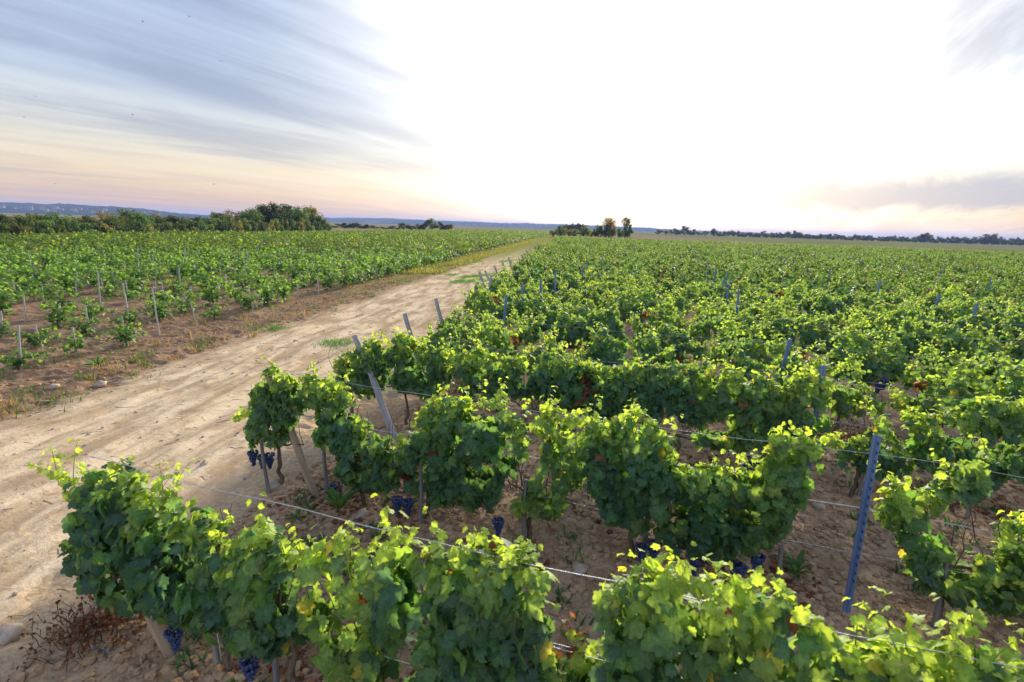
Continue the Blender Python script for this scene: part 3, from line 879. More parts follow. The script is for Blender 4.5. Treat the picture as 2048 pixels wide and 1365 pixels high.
def tile(sets, places, name, mat):
    """one mesh from many placed leaf sets: places = (x, y, z, rz, scale, set index, tint)"""
    VV, FF, CC, n_ = [], [], [], 0
    for (x, y, z, rz, sc_, k_, tint) in places:
        V_, F_, C_ = sets[k_]
        c_, s_ = math.cos(rz), math.sin(rz)
        W_ = np.empty_like(V_)
        W_[:, 0] = x + sc_ * (V_[:, 0] * c_ - V_[:, 1] * s_)
        W_[:, 1] = y + sc_ * (V_[:, 0] * s_ + V_[:, 1] * c_)
        W_[:, 2] = z + sc_ * V_[:, 2]
        VV.append(W_); FF.append(F_ + n_); CC.append(C_ * tint); n_ += len(V_)
    return mesh_np(name, np.vstack(VV), np.vstack(FF), mat, np.vstack(CC))
OBJ_ROWS = 10
stuff_places = []
for row in range(4, 58):
    s = row_end(row) + 0.55
    idx = 0
    while s < 200:
        jit = rng.normal(0, 0.08)
        P = row_pt(row, s + jit)
        if P[1] > 131 + 4 * math.sin(P[0] * 0.05): break
        if vis((P[0], P[1], 1.2)) and (rng.random() > 0.07 or idx < 2):
            idx += 1
            k_ = int(rng.integers(0, 10))
            sc_ = rng.uniform(0.9, 1.1)
            flip = math.pi * int(rng.integers(0, 2))
            z = float(gh(P[0], P[1]))
            if row <= OBJ_ROWS:
                root = empty('grapevine', (P[0], P[1], z), TR_A + flip)
                root.scale = (sc_, sc_, sc_ * rng.uniform(0.86, 1.06))
                kind = ['full leafy', 'leafy', 'yellow-flecked', 'full leafy', 'thin pale'][k_ % 5]
                tag(root, f'{kind} vine, {ordinal(idx)} from the track in the {ordinal(row)} trellis row', 'grapevine', G_ROW)
                obj('foliage', VAR[k_][0], root)
                if row <= 6: obj('trunk', VAR[k_][1], root)
                if row <= 4 and idx % 3 == 0: hang_grapes(root, [(0.2, -0.12, 0.5), (-0.25, -0.1, 0.46)], idx)
            else:
                tint = np.array([1.0, 1.0, 1.0]) * rng.uniform(0.66, 1.06) * np.array([rng.uniform(0.86, 1.06), 1.0, 1.0])
                stuff_places.append((P[0], P[1], z, TR_A + flip, sc_, int(rng.integers(0, 8)), tint))
        s += 1.26
o = obj('distant_vines', tile(FAR_SETS, stuff_places, 'distant_vines', M_LEAF))
tag(o, 'mass of trellised grapevines reaching to the far field edge', kind='stuff')

for row, s_ in ((1, 2.75), (2, 4.6), (3, 6.0)):
    P = row_pt(row, s_)
    root = empty('grapevine', (P[0], P[1], float(gh(P[0], P[1]))), TR_A)
    tag(root, f'next grapevine of the {ordinal(row)} row past the one cut by the right edge', 'grapevine', G_ROW)
    obj('foliage', VAR[row][0], root); obj('trunk', VAR[row][1], root)

# ------------------------------------------------------------------ posts, stakes and wires of the trellis
def pole_mesh(name, L, r0, r1, mat, seg=10, wob=1.0):
    g = Geo()
    m_ = 9
    r = np.random.default_rng(int(L * 100))
    pts = np.array([(0.012 * wob * math.sin(i * 0.9), 0.008 * wob * math.cos(i * 1.3), -0.25 + (L + 0.25) * i / (m_ - 1)) for i in range(m_)])
    g.tube(pts, np.linspace(r0, r1, m_) * (1 + 0.05 * r.normal(size=m_)), seg)
    return g.mesh(name, mat, True)
ENDM = pole_mesh('end_post', 1.75, 0.056, 0.048, M_WOODG)
ENDP = pole_mesh('end_post', 1.75, 0.047, 0.040, M_WOODP)
def aim(o, base, top):
    d_ = Vector([float(a - b) for a, b in zip(top, base)])
    o.rotation_mode = 'QUATERNION'
    o.rotation_quaternion = d_.to_track_quat('Z', 'Y')
    return d_.length
END_TOP = {1: (180, 962), 2: (538, 752), 3: (710, 672), 4: (810, 627), 5: (872, 597), 6: (955, 562), 7: (983, 547)}
END_BASE = {1: (340, 1300), 2: (632, 988), 3: (790, 872)}
END_LABEL = {1: 'leaning wooden end post wrapped in leaves at the front row', 2: 'pale split wooden post leaning at the track end of the second row',
             3: 'tall bare grey wooden post leaning above the third row', }
for row in range(1, 25):
    s0 = row_end(row)
    b = row_pt(row, s0)
    if row in END_BASE:
        b = ground_px(*END_BASE[row])
    b[2] = float(gh(b[0], b[1]))
    if row in END_TOP:
        s_, z_ = on_row(row, *END_TOP[row])
        tp_ = row_pt(row, s_); tp_[2] = min(z_, 1.75)
    else:
        tp_ = row_pt(row, s0 - rng.uniform(0.35, 0.75)); tp_[2] = rng.uniform(1.35, 1.7)
    o = obj('end_post', ENDP if row <= 2 else ENDM, None, b)
    L = aim(o, b, tp_)
    o.scale = (1, 1, L / 1.75)
    tag(o, END_LABEL.get(row, f'grey wooden end post leaning to the track at the {ordinal(row)} row'), 'post', 'wooden end posts along the track')

def channel_mesh(L):
    prof = [(-0.030, 0.022), (-0.030, -0.012), (-0.024, -0.018), (-0.008, -0.018), (-0.005, -0.011), (0.005, -0.011), (0.008, -0.018), (0.024, -0.018), (0.030, -0.012), (0.030, 0.022),
            (0.026, 0.022), (0.026, -0.010), (0.022, -0.014), (0.010, -0.014), (0.006, -0.007), (-0.006, -0.007), (-0.010, -0.014), (-0.022, -0.014), (-0.026, -0.010), (-0.026, 0.022)]
    n_ = len(prof)
    V, F = [], []
    zs = [-0.3, L]
    for z in zs:
        V += [(x, y, z) for x, y in prof]
    F = [(j, (j + 1) % n_, n_ + (j + 1) % n_, n_ + j) for j in range(n_)]
    g = Geo()
    g.add(V, F)
    half = n_ // 2
    cap = [(n_ + j, n_ + j + 1, n_ + n_ - 2 - j, n_ + n_ - 1 - j) for j in range(half - 1)]
    g.add(np.array(V), cap)
    return g.mesh('steel_post', M_BLUE, False)
POSTM = channel_mesh(1.75)
def slot_mesh():
    g = Geo()
    g.box((0, 0, 0.0), 0.008, 0.003, 0.022)
    g.box((-0.008, 0, 0.011), 0.010, 0.0031, 0.005)
    g.box((-0.004, 0, -0.013), 0.007, 0.0029, 0.006)
    return g.mesh('hook_slot', M_SLOT, False)
SLOTM = slot_mesh()
nblue = 0
for row in range(2, 26):
    for s_ in (-4.1, 1.9, 7.9, 13.9, 19.9):
        if s_ < row_end(row) + 1.2: continue
        if rng.random() < 0.36 and row > 4: continue
        b = row_pt(row, s_ + (rng.normal(0, 0.12) if row > 2 else -0.06))
        if row == 2 and s_ < 3: b = ground_px(1690, 1238)
        b[2] = float(gh(b[0], b[1]))
        if not vis((b[0], b[1], 1.5), 10): continue
        o = obj('steel_post', POSTM, None, b)
        o.rotation_euler = (rng.normal(0, 0.025), rng.normal(0, 0.03), TR_A)
        o.scale = (1, 1, rng.uniform(0.96, 1.06))
        if row == 2 and s_ < 3:
            o.rotation_euler = (0.0, -0.02, R(-38))
            o.scale = (1.05, 1.05, 1.0)
            lb = 'bare blue-grey steel post standing clear in the second row gap'
            for q in range(17):
                sm = obj('hook_slot', SLOTM, o, (0.0155, -0.0192, 1.68 - q * 0.082))
        else:
            lb = {(3, 1.9): 'blue steel post tip rising from the third row before its gap', (4, 1.9): 'blue steel post with red withered leaves in the fourth row'}.get(
                (row, s_), f'blue steel post in the {ordinal(row)} row, {"nearest the track" if s_ < 0 else ordinal(int((s_ - 1.9) / 6) + 1) + " past the steel post line" if s_ > 2 else "in line behind the bare one"}')
        tag(o, lb, 'post', 'steel posts in the trellis rows')
STK = pole_mesh('vine_stake', 1.0, 0.026, 0.021, M_STAKED, 6, 0.3)
# (foot pixel, height, lean sideways, label)
STAKES = [((226, 1227), 1.0, -0.16, 'dark wooden stake outermost at the track end of the front row'),
          ((437, 1330), 0.75, -0.06, 'short wooden stake between the first two front row vines'),
          ((553, 1364), 0.7, -0.02, 'wooden stake at the foot of the narrow front row vine'),
          ((537, 985), 0.75, -0.05, 'grey stake under the three grape bunches of the end vine'),
          ((655, 985), 0.7, -0.03, 'grey stake behind the dock weed'),
          ((843, 1049), 0.8, 0.0, 'grey stake beside two low grape bunches in the second row'),
          ((1047, 1085), 0.75, 0.0, 'grey stake under the sparse light green vine'),
          ((1287, 1115), 0.75, 0.02, 'grey stake at the foot of the widest dark vine'),
          ((1550, 1190), 0.55, 0.03, 'short bare stake standing alone left of the blue steel post'),
          ((1868, 1262), 0.75, 0.05, 'stake under the leggy vine right of the steel post'),
          ((1716, 1002), 0.7, 0.03, 'stake in the third row behind the bare steel post'),
          ((1932, 1040), 0.7, 0.04, 'stake at the foot of the wide dark third row vine'),
          ((1139, 921), 0.7, 0.0, 'stake seen between the second row vines near the middle'),
          ((1275, 700), 0.8, 0.0, 'stake visible low in the fourth row')]
for (fx, fy), hh, ln, lb in STAKES:
    b = ground_px(fx, fy)
    b[2] = float(gh(b[0], b[1]))
    o = obj('vine_stake', STK, None, b)
    o.rotation_euler = (0, ln, rng.uniform(0, 6))
    o.scale = (1, 1, hh)
    tag(o, lb, 'stake', 'wooden stakes at the vines')
HN = {1.58: 'top', 1.06: 'middle', 1.02: 'paired middle', 0.62: 'lowest'}
for row in range(1, 11):
    hs = (1.58, 1.06, 1.02, 0.62) if row <= 3 else ((1.58, 1.06) if row <= 7 else (1.58,))
    for hz in hs:
        s_a, s_b = row_end(row) - 0.55 * hz / 1.6, 4.5 + row * 2.2
        m_ = 40
        pts = []
        for i in range(m_ + 1):
            s_ = s_a + (s_b - s_a) * i / m_
            ph = ((s_ - 1.9) / 6.0) % 1.0
            p = row_pt(row, s_)
            p = p + TN * ((-0.02 if hz != 1.02 else 0.05) + 0.01 * math.sin(s_ * 3 + hz * 9))
            p[2] = hz - 0.05 * 4 * ph * (1 - ph) + 0.006 * math.sin(s_ * 5 + row)
            pts.append(p)
        g = Geo()
        g.tube(pts, 0.0024 if row > 1 else 0.0028, 5, False)
        o = obj('trellis_wire', g.mesh('trellis_wire', M_WIRE))
        tag(o, f'{HN[hz]} steel wire strung along the {ordinal(row)} trellis row', 'wire', 'wires of the trellis rows')

# ------------------------------------------------------------------ bush vines and stakes left of the track
def bush_set(seed, N, T, TF, size, hgt=0.75, rad=0.52):
    r = np.random.default_rng(seed)
    P, nr, tp_, sz, yg = [], [], [], [], []
    arms = []
    na = 7
    for a_ in range(na):
        an = 2 * math.pi * a_ / na + r.normal(0, 0.35)
        L = rad * r.uniform(0.7, 1.5)
        top = hgt * r.uniform(0.7, 1.15)
        q = [np.array([0, 0, 0.25])]
        m_ = N // na
        for j in range(m_):
            f_ = (j + 1) / m_
            c_ = np.array([math.cos(an) * L * f_, math.sin(an) * L * f_, 0.25 + (top - 0.25) * math.sin(min(1, f_ * 1.5) * math.pi * 0.5) - 0.28 * max(0, f_ - 0.6)])
            if j % 4 == 0: q.append(c_)
            o_ = unit(r.normal(0, 1, 3)) * np.array([0.16, 0.16, 0.16]) * r.random() ** 0.5
            if r.random() < 0.35:
                o_ = o_ - np.array([0, 0, r.uniform(0, max(0.0, c_[2] - 0.15))])
            p = c_ + o_
            P.append(p)
            nr.append(np.array([o_[0] * 2 + math.cos(an) * 0.3, o_[1] * 2 + math.sin(an) * 0.3, 0.7]) + r.normal(0, 0.35, 3))
            tp_.append(np.array([math.cos(an), math.sin(an), -0.6]) + r.normal(0, 0.5, 3))
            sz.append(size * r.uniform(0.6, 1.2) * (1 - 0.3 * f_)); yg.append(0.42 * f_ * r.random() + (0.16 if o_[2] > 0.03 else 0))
        arms.append(np.array(q))
    P, nr, tp_ = np.array(P), unit(np.array(nr)), np.array(tp_)
    Yx = unit(tp_ - nr * (tp_ * nr).sum(1, keepdims=True))
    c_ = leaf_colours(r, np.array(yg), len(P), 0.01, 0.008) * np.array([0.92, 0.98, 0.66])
    return stamp(T, TF, P, np.cross(Yx, nr), Yx, nr, np.array(sz), c_), arms
BUSH = []
for i in range(8):
    (V_, F_, C_), arms = bush_set(900 + i, 210 if i % 4 != 3 else 110, MED_V, MED_F, 0.145, [0.72, 0.62, 0.8, 0.5][i % 4], [0.5, 0.6, 0.46, 0.4][i % 4])
    g = Geo()
    g.tube([(0, 0, -0.04), (0.02, 0.01, 0.12), (0, 0, 0.26)], (0.03, 0.026, 0.03), 6)
    for a_ in arms:
        g.tube(a_, np.linspace(0.009, 0.003, len(a_)), 4, False)
    BUSH.append((mesh_np('foliage', V_, F_, M_LEAF, C_), g.mesh('trunk', M_BARK)))
BFAR = [bush_set(950 + i, 84, FAR_V, FAR_F, 0.24, 0.8, 0.6)[0] for i in range(6)]
LST = pole_mesh('bush_stake', 1.0, 0.021, 0.018, M_STAKE, 6, 0.3)
U0, DU, DV = -11.8, 1.75, 1.34
cand = []
for iu in range(31):
    for iv in range(-4, 300):
        uu = U0 - DU * iu + rng.normal(0, 0.10)
        vv = 8.0 + DV * iv + (0.6 if iu % 2 else 0) + rng.normal(0, 0.14)
        x_, y_ = xy_of(uu, vv)
        if not vis((x_, y_, 0.6), 60): continue
        if y_ < 4: continue
        cand.append((math.hypot(x_, y_), iu, iv, x_, y_, vv))
cand.sort()
ix_of = {}
nb, ns = 0, 0
lfar, fstk = [], []
for (d_, iu, iv, x_, y_, vv) in sorted(cand, key=lambda a: (a[1], a[2])):
    ix_of.setdefault(iu, []).append(iv)
near_keys = set((c_[1], c_[2]) for c_ in cand[:290])
skip = rng.random(len(cand))
for q, (d_, iu, iv, x_, y_, vv) in enumerate(cand):
    z = float(gh(x_, y_))
    edge_row = iu < 2
    deep = min(1.0, max(0.0, (d_ - 16) / 16))
    missing = skip[q] < (0.36 if edge_row and d_ < 26 else 0.27 * (1 - deep) + 0.07)
    pos = ordinal(ix_of[iu].index(iv) + 1) if ix_of[iu].index(iv) < 69 else 'far'
    where = f'{pos} along the {ordinal(iu + 1)} bush row from the track'
    sc_ = rng.uniform(0.58, 0.95) + 0.40 * deep
    if (iu, iv) in near_keys:
        if not missing:
            k_ = int(rng.integers(0, 8))
            root = empty('bush_vine', (x_, y_, z), rng.uniform(0, 6.28))
            root.scale = (sc_, sc_, sc_ * rng.uniform(0.9, 1.15))
            kind = ['round', 'sprawling', 'upright', 'small thin'][k_ % 4]
            tag(root, f'{kind} bush vine, {where}', 'bush vine', 'bush vines beyond the dirt track')
            obj('foliage', BUSH[k_][0], root)
            if d_ < 24: obj('trunk', BUSH[k_][1], root)
            nb += 1
        if rng.random() < 0.95:
            o = obj('vine_stake', LST, None, (x_ + rng.normal(0, 0.08), y_ + rng.normal(0, 0.08), z - 0.02))
            hh = rng.uniform(0.6, 1.05) if rng.random() < 0.9 else 1.4
            o.rotation_euler = (rng.normal(0, 0.05), rng.normal(0, 0.06), rng.uniform(0, 6))
            o.scale = (1, 1, hh)
            tag(o, f'thin pale stake, {where}', 'stake', 'pale stakes among the bush vines')
            ns += 1
    elif rng.random() < 0.38 and d_ < 70:
        fstk.append((x_, y_, z, rng.uniform(0.7, 1.05), rng.normal(0, 0.06), rng.normal(0, 0.06)))
    if (iu, iv) not in near_keys and not missing:
        tint = np.array([1.0, 1.0, 1.0]) * rng.uniform(0.55, 0.95) * np.array([rng.uniform(1.0, 1.25), 1.0, 0.85])
        lfar.append((x_, y_, z, rng.uniform(0, 6.28), sc_ * 1.05, int(rng.integers(0, 6)), tint))
o = obj('distant_bush_vines', tile(BFAR, lfar, 'distant_bush_vines', M_LEAF))
tag(o, 'mass of low bush vines stretching back to the trees', kind='stuff')

g = Geo()
for (x_, y_, z, hh, l1, l2) in fstk:
    g.tube([(x_, y_, z), (x_ + l1 * hh, y_ + l2 * hh, z + hh)], 0.021, 4)
tag(obj('distant_stakes', g.mesh('distant_stakes', M_STAKE)), 'pale stakes standing among the farther bush vines', kind='stuff')

# ------------------------------------------------------------------ soil clods, stones, weeds, litter
def rough_ico(seed):
    r = np.random.default_rng(seed)
    return ICO2_V * (1 + 0.20 * r.normal(size=(len(ICO2_V), 1))) * np.array([1, r.uniform(0.7, 1.1), r.uniform(0.55, 0.8)])
def scatter_stones(name, mat, n_, sampler, smin, smax, seed, tiny=False):
    r = np.random.default_rng(seed)
    g = Geo()
    for kk in range(5):
        T = rough_ico(seed + kk)
        TF_ = ICO2_F
        if tiny: T, TF_ = T[:12], ICO_F
        x_, y_ = sampler(r, n_ // 5)
        m_ = len(x_)
        a_ = r.uniform(0, 6.28, m_)
        X_ = np.stack([np.cos(a_), np.sin(a_), np.zeros(m_)], 1); Y_ = np.stack([-np.sin(a_), np.cos(a_), np.zeros(m_)], 1); Z_ = np.tile((0, 0, 1.0), (m_, 1))
        S_ = smin + (smax - smin) * r.random(m_) ** 2.6
        Pq = np.stack([x_, y_, surf(x_, y_) + S_ * 0.15], 1)
        V_, F_, _ = stamp(T, TF_, Pq, X_, Y_, Z_, S_)
        g.add(V_, F_)
    return obj(name, g.mesh(name, mat, False))
def samp_right(r, n_):
    s_ = r.uniform(-4.6, 7.0, n_ * 2); nn = r.uniform(1.6, 10.5, n_ * 2)
    keep = (nn < 6.5) | (r.random(n_ * 2) < 0.5)
    P = TN[None, :] * nn[:, None] + TD[None, :] * s_[:, None]
    uu, vv = uv_of(P[:, 0], P[:, 1])
    cl_ = vnoise(P[:, 0] * 0.9, P[:, 1] * 0.9, 31)
    ok = keep & (uu > -4.2) & (cl_ > 0.32 * r.random(n_ * 2))
    return P[ok, 0][:n_], P[ok, 1][:n_]
def samp_left(r, n_):
    uu = -9.3 - r.random(n_) ** 1.3 * 7; vv = r.uniform(7, 30, n_)
    x_, y_ = xy_of(uu, vv)
    return x_, y_
tag(scatter_stones('soil_clods', M_CLOD, 22000, samp_right, 0.008, 0.050, 61), 'loose clods of tilled soil between the trellis rows', kind='stuff')
tag(scatter_stones('soil_crumbs', M_CLOD, 16000, samp_right, 0.005, 0.016, 66, True), 'fine crumbs of soil between the trellis rows', kind='stuff')
tag(scatter_stones('verge_rubble', M_CLOD, 4500, samp_left, 0.012, 0.055, 71), 'small clods and stones along the tilled verge', kind='stuff')
def samp_track(r, n_):
    uu = r.uniform(-9.6, -3.9, n_); vv = 3.2 + 22 * r.random(n_) ** 1.5
    return xy_of(uu, vv)
tag(scatter_stones('track_gravel', M_STONE, 900, samp_track, 0.006, 0.03, 81), 'scattered pebbles on the sandy track', kind='stuff')
ROCKS = [((728, 1030), 0.085, 'pale stone lying between dock weeds in the second row'), ((1080, 912), 0.0, ''), ((548, 975), 0.10, 'rounded stone beside the pale leaning post'),
         ((410, 930), 0.055, 'lone dark stone on the track edge near the second row end'), ((202, 772), 0.10, 'pale stone on the verge across the track'), ((110, 787), 0.075, 'smaller stone on the verge nearer the left edge'),
         ((590, 686), 0.05, 'small stone alone on the track surface'), ((1158, 1145), 0.07, 'largest clod-like stone in the bare gap of the front row'), ((18, 1272), 0.09, 'half buried stone in the lower left corner'), ((1640, 1015), 0.075, 'flat stone beside the bare steel post')]
for i, ((x_, y_), s_, lb) in enumerate(ROCKS):
    if s_ == 0: continue
    b = ground_px(x_, y_)
    V_ = rough_ico(200 + i) * s_
    o = obj('stone', mesh_np('stone', V_, ICO2_F, M_STONE), None, (b[0], b[1], float(surf(b[0], b[1])) + s_ * 0.2))
    tag(o, lb, 'stone')
# blades and small leaves
BLADE_V = np.array([(-0.05, 0, 0), (0.05, 0, 0), (0.035, 0.55, 0.05), (-0.035, 0.55, 0.05), (0, 1.0, 0.22)])
BLADE_F = np.array([(0, 1, 2), (0, 2, 3), (3, 2, 4)])
def blades(name, xs_, ys_, hmin, hmax, cols, label, seed, lean=0.5, T=BLADE_V, TF=BLADE_F, width=1.0):
    r = np.random.default_rng(seed)
    n_ = len(xs_)
    a_ = r.uniform(0, 6.28, n_)
    ln = r.random(n_) * lean
    Yx = unit(np.stack([np.cos(a_) * ln, np.sin(a_) * ln, np.ones(n_)], 1))
    Xx = unit(np.cross(Yx, np.stack([np.cos(a_), np.sin(a_), np.zeros(n_)], 1) + 1e-3))
    Zx = np.cross(Xx, Yx)
    S_ = hmin + (hmax - hmin) * r.random(n_)
    cols = np.array(cols)
    kk = r.integers(0, len(cols), n_)
    c_ = cols[kk] * (0.75 + 0.5 * r.random((n_, 1)))
    Pq = np.stack([xs_, ys_, surf(xs_, ys_) - 0.005], 1)
    V_, F_, C_ = stamp(T * np.array([width, 1, 1]), TF, Pq, Xx, Yx, Zx, S_, c_)
    o = obj(name, mesh_np(name, V_, F_, M_GRASS, C_))
    return tag(o, label, kind='stuff')
def clump_xy(r, centres, per, spread):
    C_ = np.repeat(np.asarray(centres), per, axis=0)
    sp_ = np.repeat(np.asarray(spread).reshape(-1, 1) * np.ones((len(centres), 1)), per, axis=0)
    q = C_ + r.normal(0, 1, C_.shape) * sp_
    return q[:, 0], q[:, 1]
GRN = [(0.07, 0.15, 0.03), (0.10, 0.19, 0.04), (0.05, 0.12, 0.03)]
DRY = [(0.27, 0.20, 0.11), (0.22, 0.17, 0.08), (0.20, 0.18, 0.06), (0.30, 0.18, 0.08)]
# bright grass patches on the track
r = np.random.default_rng(5)
xs_, ys_ = [], []
for (x0, y0, x1, y1, n_) in [(925, 556, 1010, 548, 4200), (1000, 550, 1040, 545, 1500), (905, 566, 970, 562, 2200), (895, 551, 915, 550, 500), (1000, 524, 1025, 523, 900), (945, 526, 965, 524, 500), (1040, 512, 1060, 510, 500),
                             (650, 688, 700, 690, 500), (545, 660, 560, 658, 300)]:
    a_, b_ = ground_px(x0, y0), ground_px(x1, y1)
    t_ = r.random(n_)
    wv = 0.25 + 0.25 * r.random()
    base_ = a_[None, :2] + (b_ - a_)[None, :2] * t_[:, None]
    dirv = np.array([S6, C6])
    q = base_ + dirv * (r.normal(0, 1, (n_, 1)) * wv * np.linalg.norm(a_) / 22) + r.normal(0, 0.12, (n_, 2))
    xs_.append(q[:, 0]); ys_.append(q[:, 1])
blades('grass', np.concatenate(xs_), np.concatenate(ys_), 0.05, 0.13, [(0.08, 0.20, 0.035), (0.11, 0.24, 0.05), (0.07, 0.16, 0.03)], 'bright green grass patches on the sandy track', 6, 0.8, width=1.6)
# weeds and dry grass along the verges
cen, spr = [], []
for _ in range(150):
    uu = r.normal(-9.55, 0.35) if r.random() < 0.6 else r.uniform(-12, -9.3)
    cen.append(xy_of(uu, 6 + 60 * r.random() ** 1.4)); spr.append(r.uniform(0.06, 0.3))
x1_, y1_ = clump_xy(r, cen[:75], 60, spr[:75])
x2_, y2_ = clump_xy(r, cen[75:], 34, spr[75:])
blades('verge_grass', x1_, y1_, 0.05, 0.20, GRN + [(0.16, 0.20, 0.05)], 'green weeds dotted along the track verge', 7, 1.0)
blades('dry_grass', x2_, y2_, 0.06, 0.25, DRY, 'dry straw-coloured grass along the verge', 8, 1.0)
uu = r.uniform(-12.6, -8.9, 16000); vv = 34 + 120 * r.random(16000) ** 1.3
ok = vnoise(uu * 0.8, vv * 0.15, 44) > 0.42 - 0.3 * np.clip((vv - 34) / 60, 0, 1)
x_, y_ = xy_of(uu[ok], vv[ok])
blades('tall_verge_grass', x_, y_, 0.15, 0.42, [(0.20, 0.21, 0.05), (0.27, 0.23, 0.08), (0.14, 0.19, 0.04)], 'yellow-green grass strip beside the far track', 9, 1.0, width=1.5)
# little green weeds between the trellis rows
cen = []
while len(cen) < 230:
    s_, nn = r.uniform(-4.2, 6.5), r.uniform(2.2, 9.5)
    if vnoise(s_ * 0.6, nn * 0.6, 51) < 0.40: continue
    q = TN * nn + TD * s_
    cen.append(q[:2])
x_, y_ = clump_xy(r, cen, 34, r.uniform(0.03, 0.11, len(cen)))
blades('weeds', x_, y_, 0.03, 0.13, [(0.065, 0.135, 0.045), (0.095, 0.175, 0.05), (0.05, 0.10, 0.045)], 'small green weeds between the trellis rows', 10, 1.6, width=2.4)
# fallen red-brown leaves
n_ = 9500
s_ = r.uniform(-4.4, 7.0, n_); rr = r.integers(1, 5, n_)
nn = N1 + SP * (rr - 1) + r.normal(0.15, 0.42, n_)
P = TN[None, :] * nn[:, None] + TD[None, :] * s_[:, None]
ok = vnoise(P[:, 0] * 1.1, P[:, 1] * 1.1, 61) > 0.48
P = P[ok]
n_ = len(P)
P[:, 2] = gh(P[:, 0], P[:, 1]) + 0.012
nr = unit(np.stack([r.normal(0, 0.45, n_), r.normal(0, 0.45, n_), np.ones(n_)], 1))
tp_ = r.normal(0, 1, (n_, 3))
Yx = unit(tp_ - nr * (tp_ * nr).sum(1, keepdims=True))
cc = np.array([(0.22, 0.065, 0.03), (0.16, 0.055, 0.03), (0.28, 0.13, 0.06), (0.10, 0.05, 0.035)])[r.integers(0, 4, n_)] * (0.7 + 0.6 * r.random((n_, 1)))
V_, F_, C_ = stamp(MED_V * np.array([1, 1, 2.0]), MED_F, P, np.cross(Yx, nr), Yx, nr, r.uniform(0.03, 0.085, n_), cc)
tag(obj('fallen_leaves', mesh_np('fallen_leaves', V_, F_, M_GRASS, C_)), 'dry red-brown leaves fallen under the vines', kind='stuff')
# twigs on the track
g = Geo()
for _ in range(90):
    uu, vv = r.uniform(-9.2, -4.2), 3 + 12 * r.random() ** 1.3
    x0, y0 = xy_of(uu, vv)
    a_ = r.normal(0.25, 0.5); L = r.uniform(0.05, 0.3)
    q = np.array([(x0 + math.cos(a_) * L * t_ + r.normal(0, 0.008), y0 + math.sin(a_) * L * t_ + r.normal(0, 0.008)) for t_ in np.linspace(0, 1, 5)])
    g.tube(np.column_stack([q, surf(q[:, 0], q[:, 1]) + 0.003]), np.linspace(0.0035, 0.002, 5), 4, False)
tag(obj('twig_litter', g.mesh('twig_litter', M_BARK)), 'thin dry vine twigs strewn on the track', kind='stuff')

# dock weeds, red dry weed, twine, dead vine
STRAP_V = np.array([(0, 0, 0), (0.06, 0.25, 0.06), (0.11, 0.55, 0.10), (0.07, 0.85, 0.05), (0, 1.0, -0.05), (-0.07, 0.85, 0.05), (-0.11, 0.55, 0.10), (-0.06, 0.25, 0.06), (0, 0.5, 0.06)])
STRAP_F = np.array([(i, (i + 1) % 8, 8) for i in range(8)])
for (px0, n_, hh, lb) in [((682, 1022), 22, 0.30, 'broad-leaved green dock weed at a stake foot in the second row'), ((812, 1022), 10, 0.22, 'smaller dock weed beside the pale stone'), ((200, 742), 14, 0.30, 'low blue-green weed sprawling on the verge across the track'),
                          ((1590, 1150), 16, 0.26, 'feathery green weed behind the short bare stake')]:
    b = ground_px(*px0)
    r = np.random.default_rng(int(px0[0]))
    a_ = r.uniform(0, 6.28, n_)
    Yx = unit(np.stack([np.cos(a_), np.sin(a_), r.uniform(0.25, 1.6, n_)], 1))
    Xx = unit(np.cross(Yx, np.tile((0, 0, 1.0), (n_, 1))))
    cc = np.array((0.07, 0.15, 0.04)) * (0.7 + 0.6 * r.random((n_, 1)))
    V_, F_, C_ = stamp(STRAP_V, STRAP_F, np.zeros((n_, 3)), Xx, Yx, np.cross(Xx, Yx), hh * (0.6 + 0.5 * r.random(n_)), cc)
    o = obj('weed', mesh_np('weed', V_, F_, M_GRASS, C_), None, (b[0], b[1], float(surf(b[0], b[1]))))
    tag(o, lb, 'weed')
b = ground_px(200, 1262)
g = Geo()
r = np.random.default_rng(77)
for _ in range(190):
    a_, L = r.uniform(0, 6.28), r.uniform(0.15, 0.42)
    st = np.array([r.normal(0, 0.22), r.normal(0, 0.16), 0])
    q = [st]
    for j in range(4):
        q.append(q[-1] + np.array([math.cos(a_) * 0.25, math.sin(a_) * 0.25, 0.8 - 0.2 * j]) * L / 4 + r.normal(0, 0.018, 3))
    g.tube(q, np.linspace(0.0035, 0.0015, 5), 3, False, np.array((0.13, 0.065, 0.035)) * r.uniform(0.6, 1.4))
    for j in range(2, 5):
        p = q[j]
        nr = unit(r.normal(0, 1, (1, 3))); tt = unit(np.cross(nr, r.normal(0, 1, (1, 3))))
        V_, F_, C_ = stamp(FAR_V, FAR_F, p[None] , np.cross(tt, nr), tt, nr, [r.uniform(0.02, 0.04)])
        g.add(V_, F_, np.array((0.13, 0.055, 0.03)) * r.uniform(0.6, 1.5))
o = obj('dry_weed', g.mesh('dry_weed', M_GRASS), None, (b[0], b[1], float(surf(b[0], b[1]))))
tag(o, 'reddish dried weed heap at the foot of the front row end', 'weed')
b = ground_px(205, 1299)
g = Geo()
q = np.array([(-0.10 + 0.05 * i, 0.02 * math.sin(i * 1.4), 0.03 + 0.008 * math.sin(i)) for i in range(7)])
g.tube(q, 0.004, 5)
tag(obj('twine', g.mesh('twine', M_TWINE), None, (b[0], b[1], float(surf(b[0], b[1])))), 'scrap of blue twine on the soil by the dry weed', 'twine')
b = ground_px(1738, 832)
root = empty('bare_vine', (b[0], b[1], float(gh(b[0], b[1]))), TR_A)
tag(root, 'nearly leafless curved vine with blue grapes, pale wood at its foot', 'grapevine', G_ROW)
g = Geo()
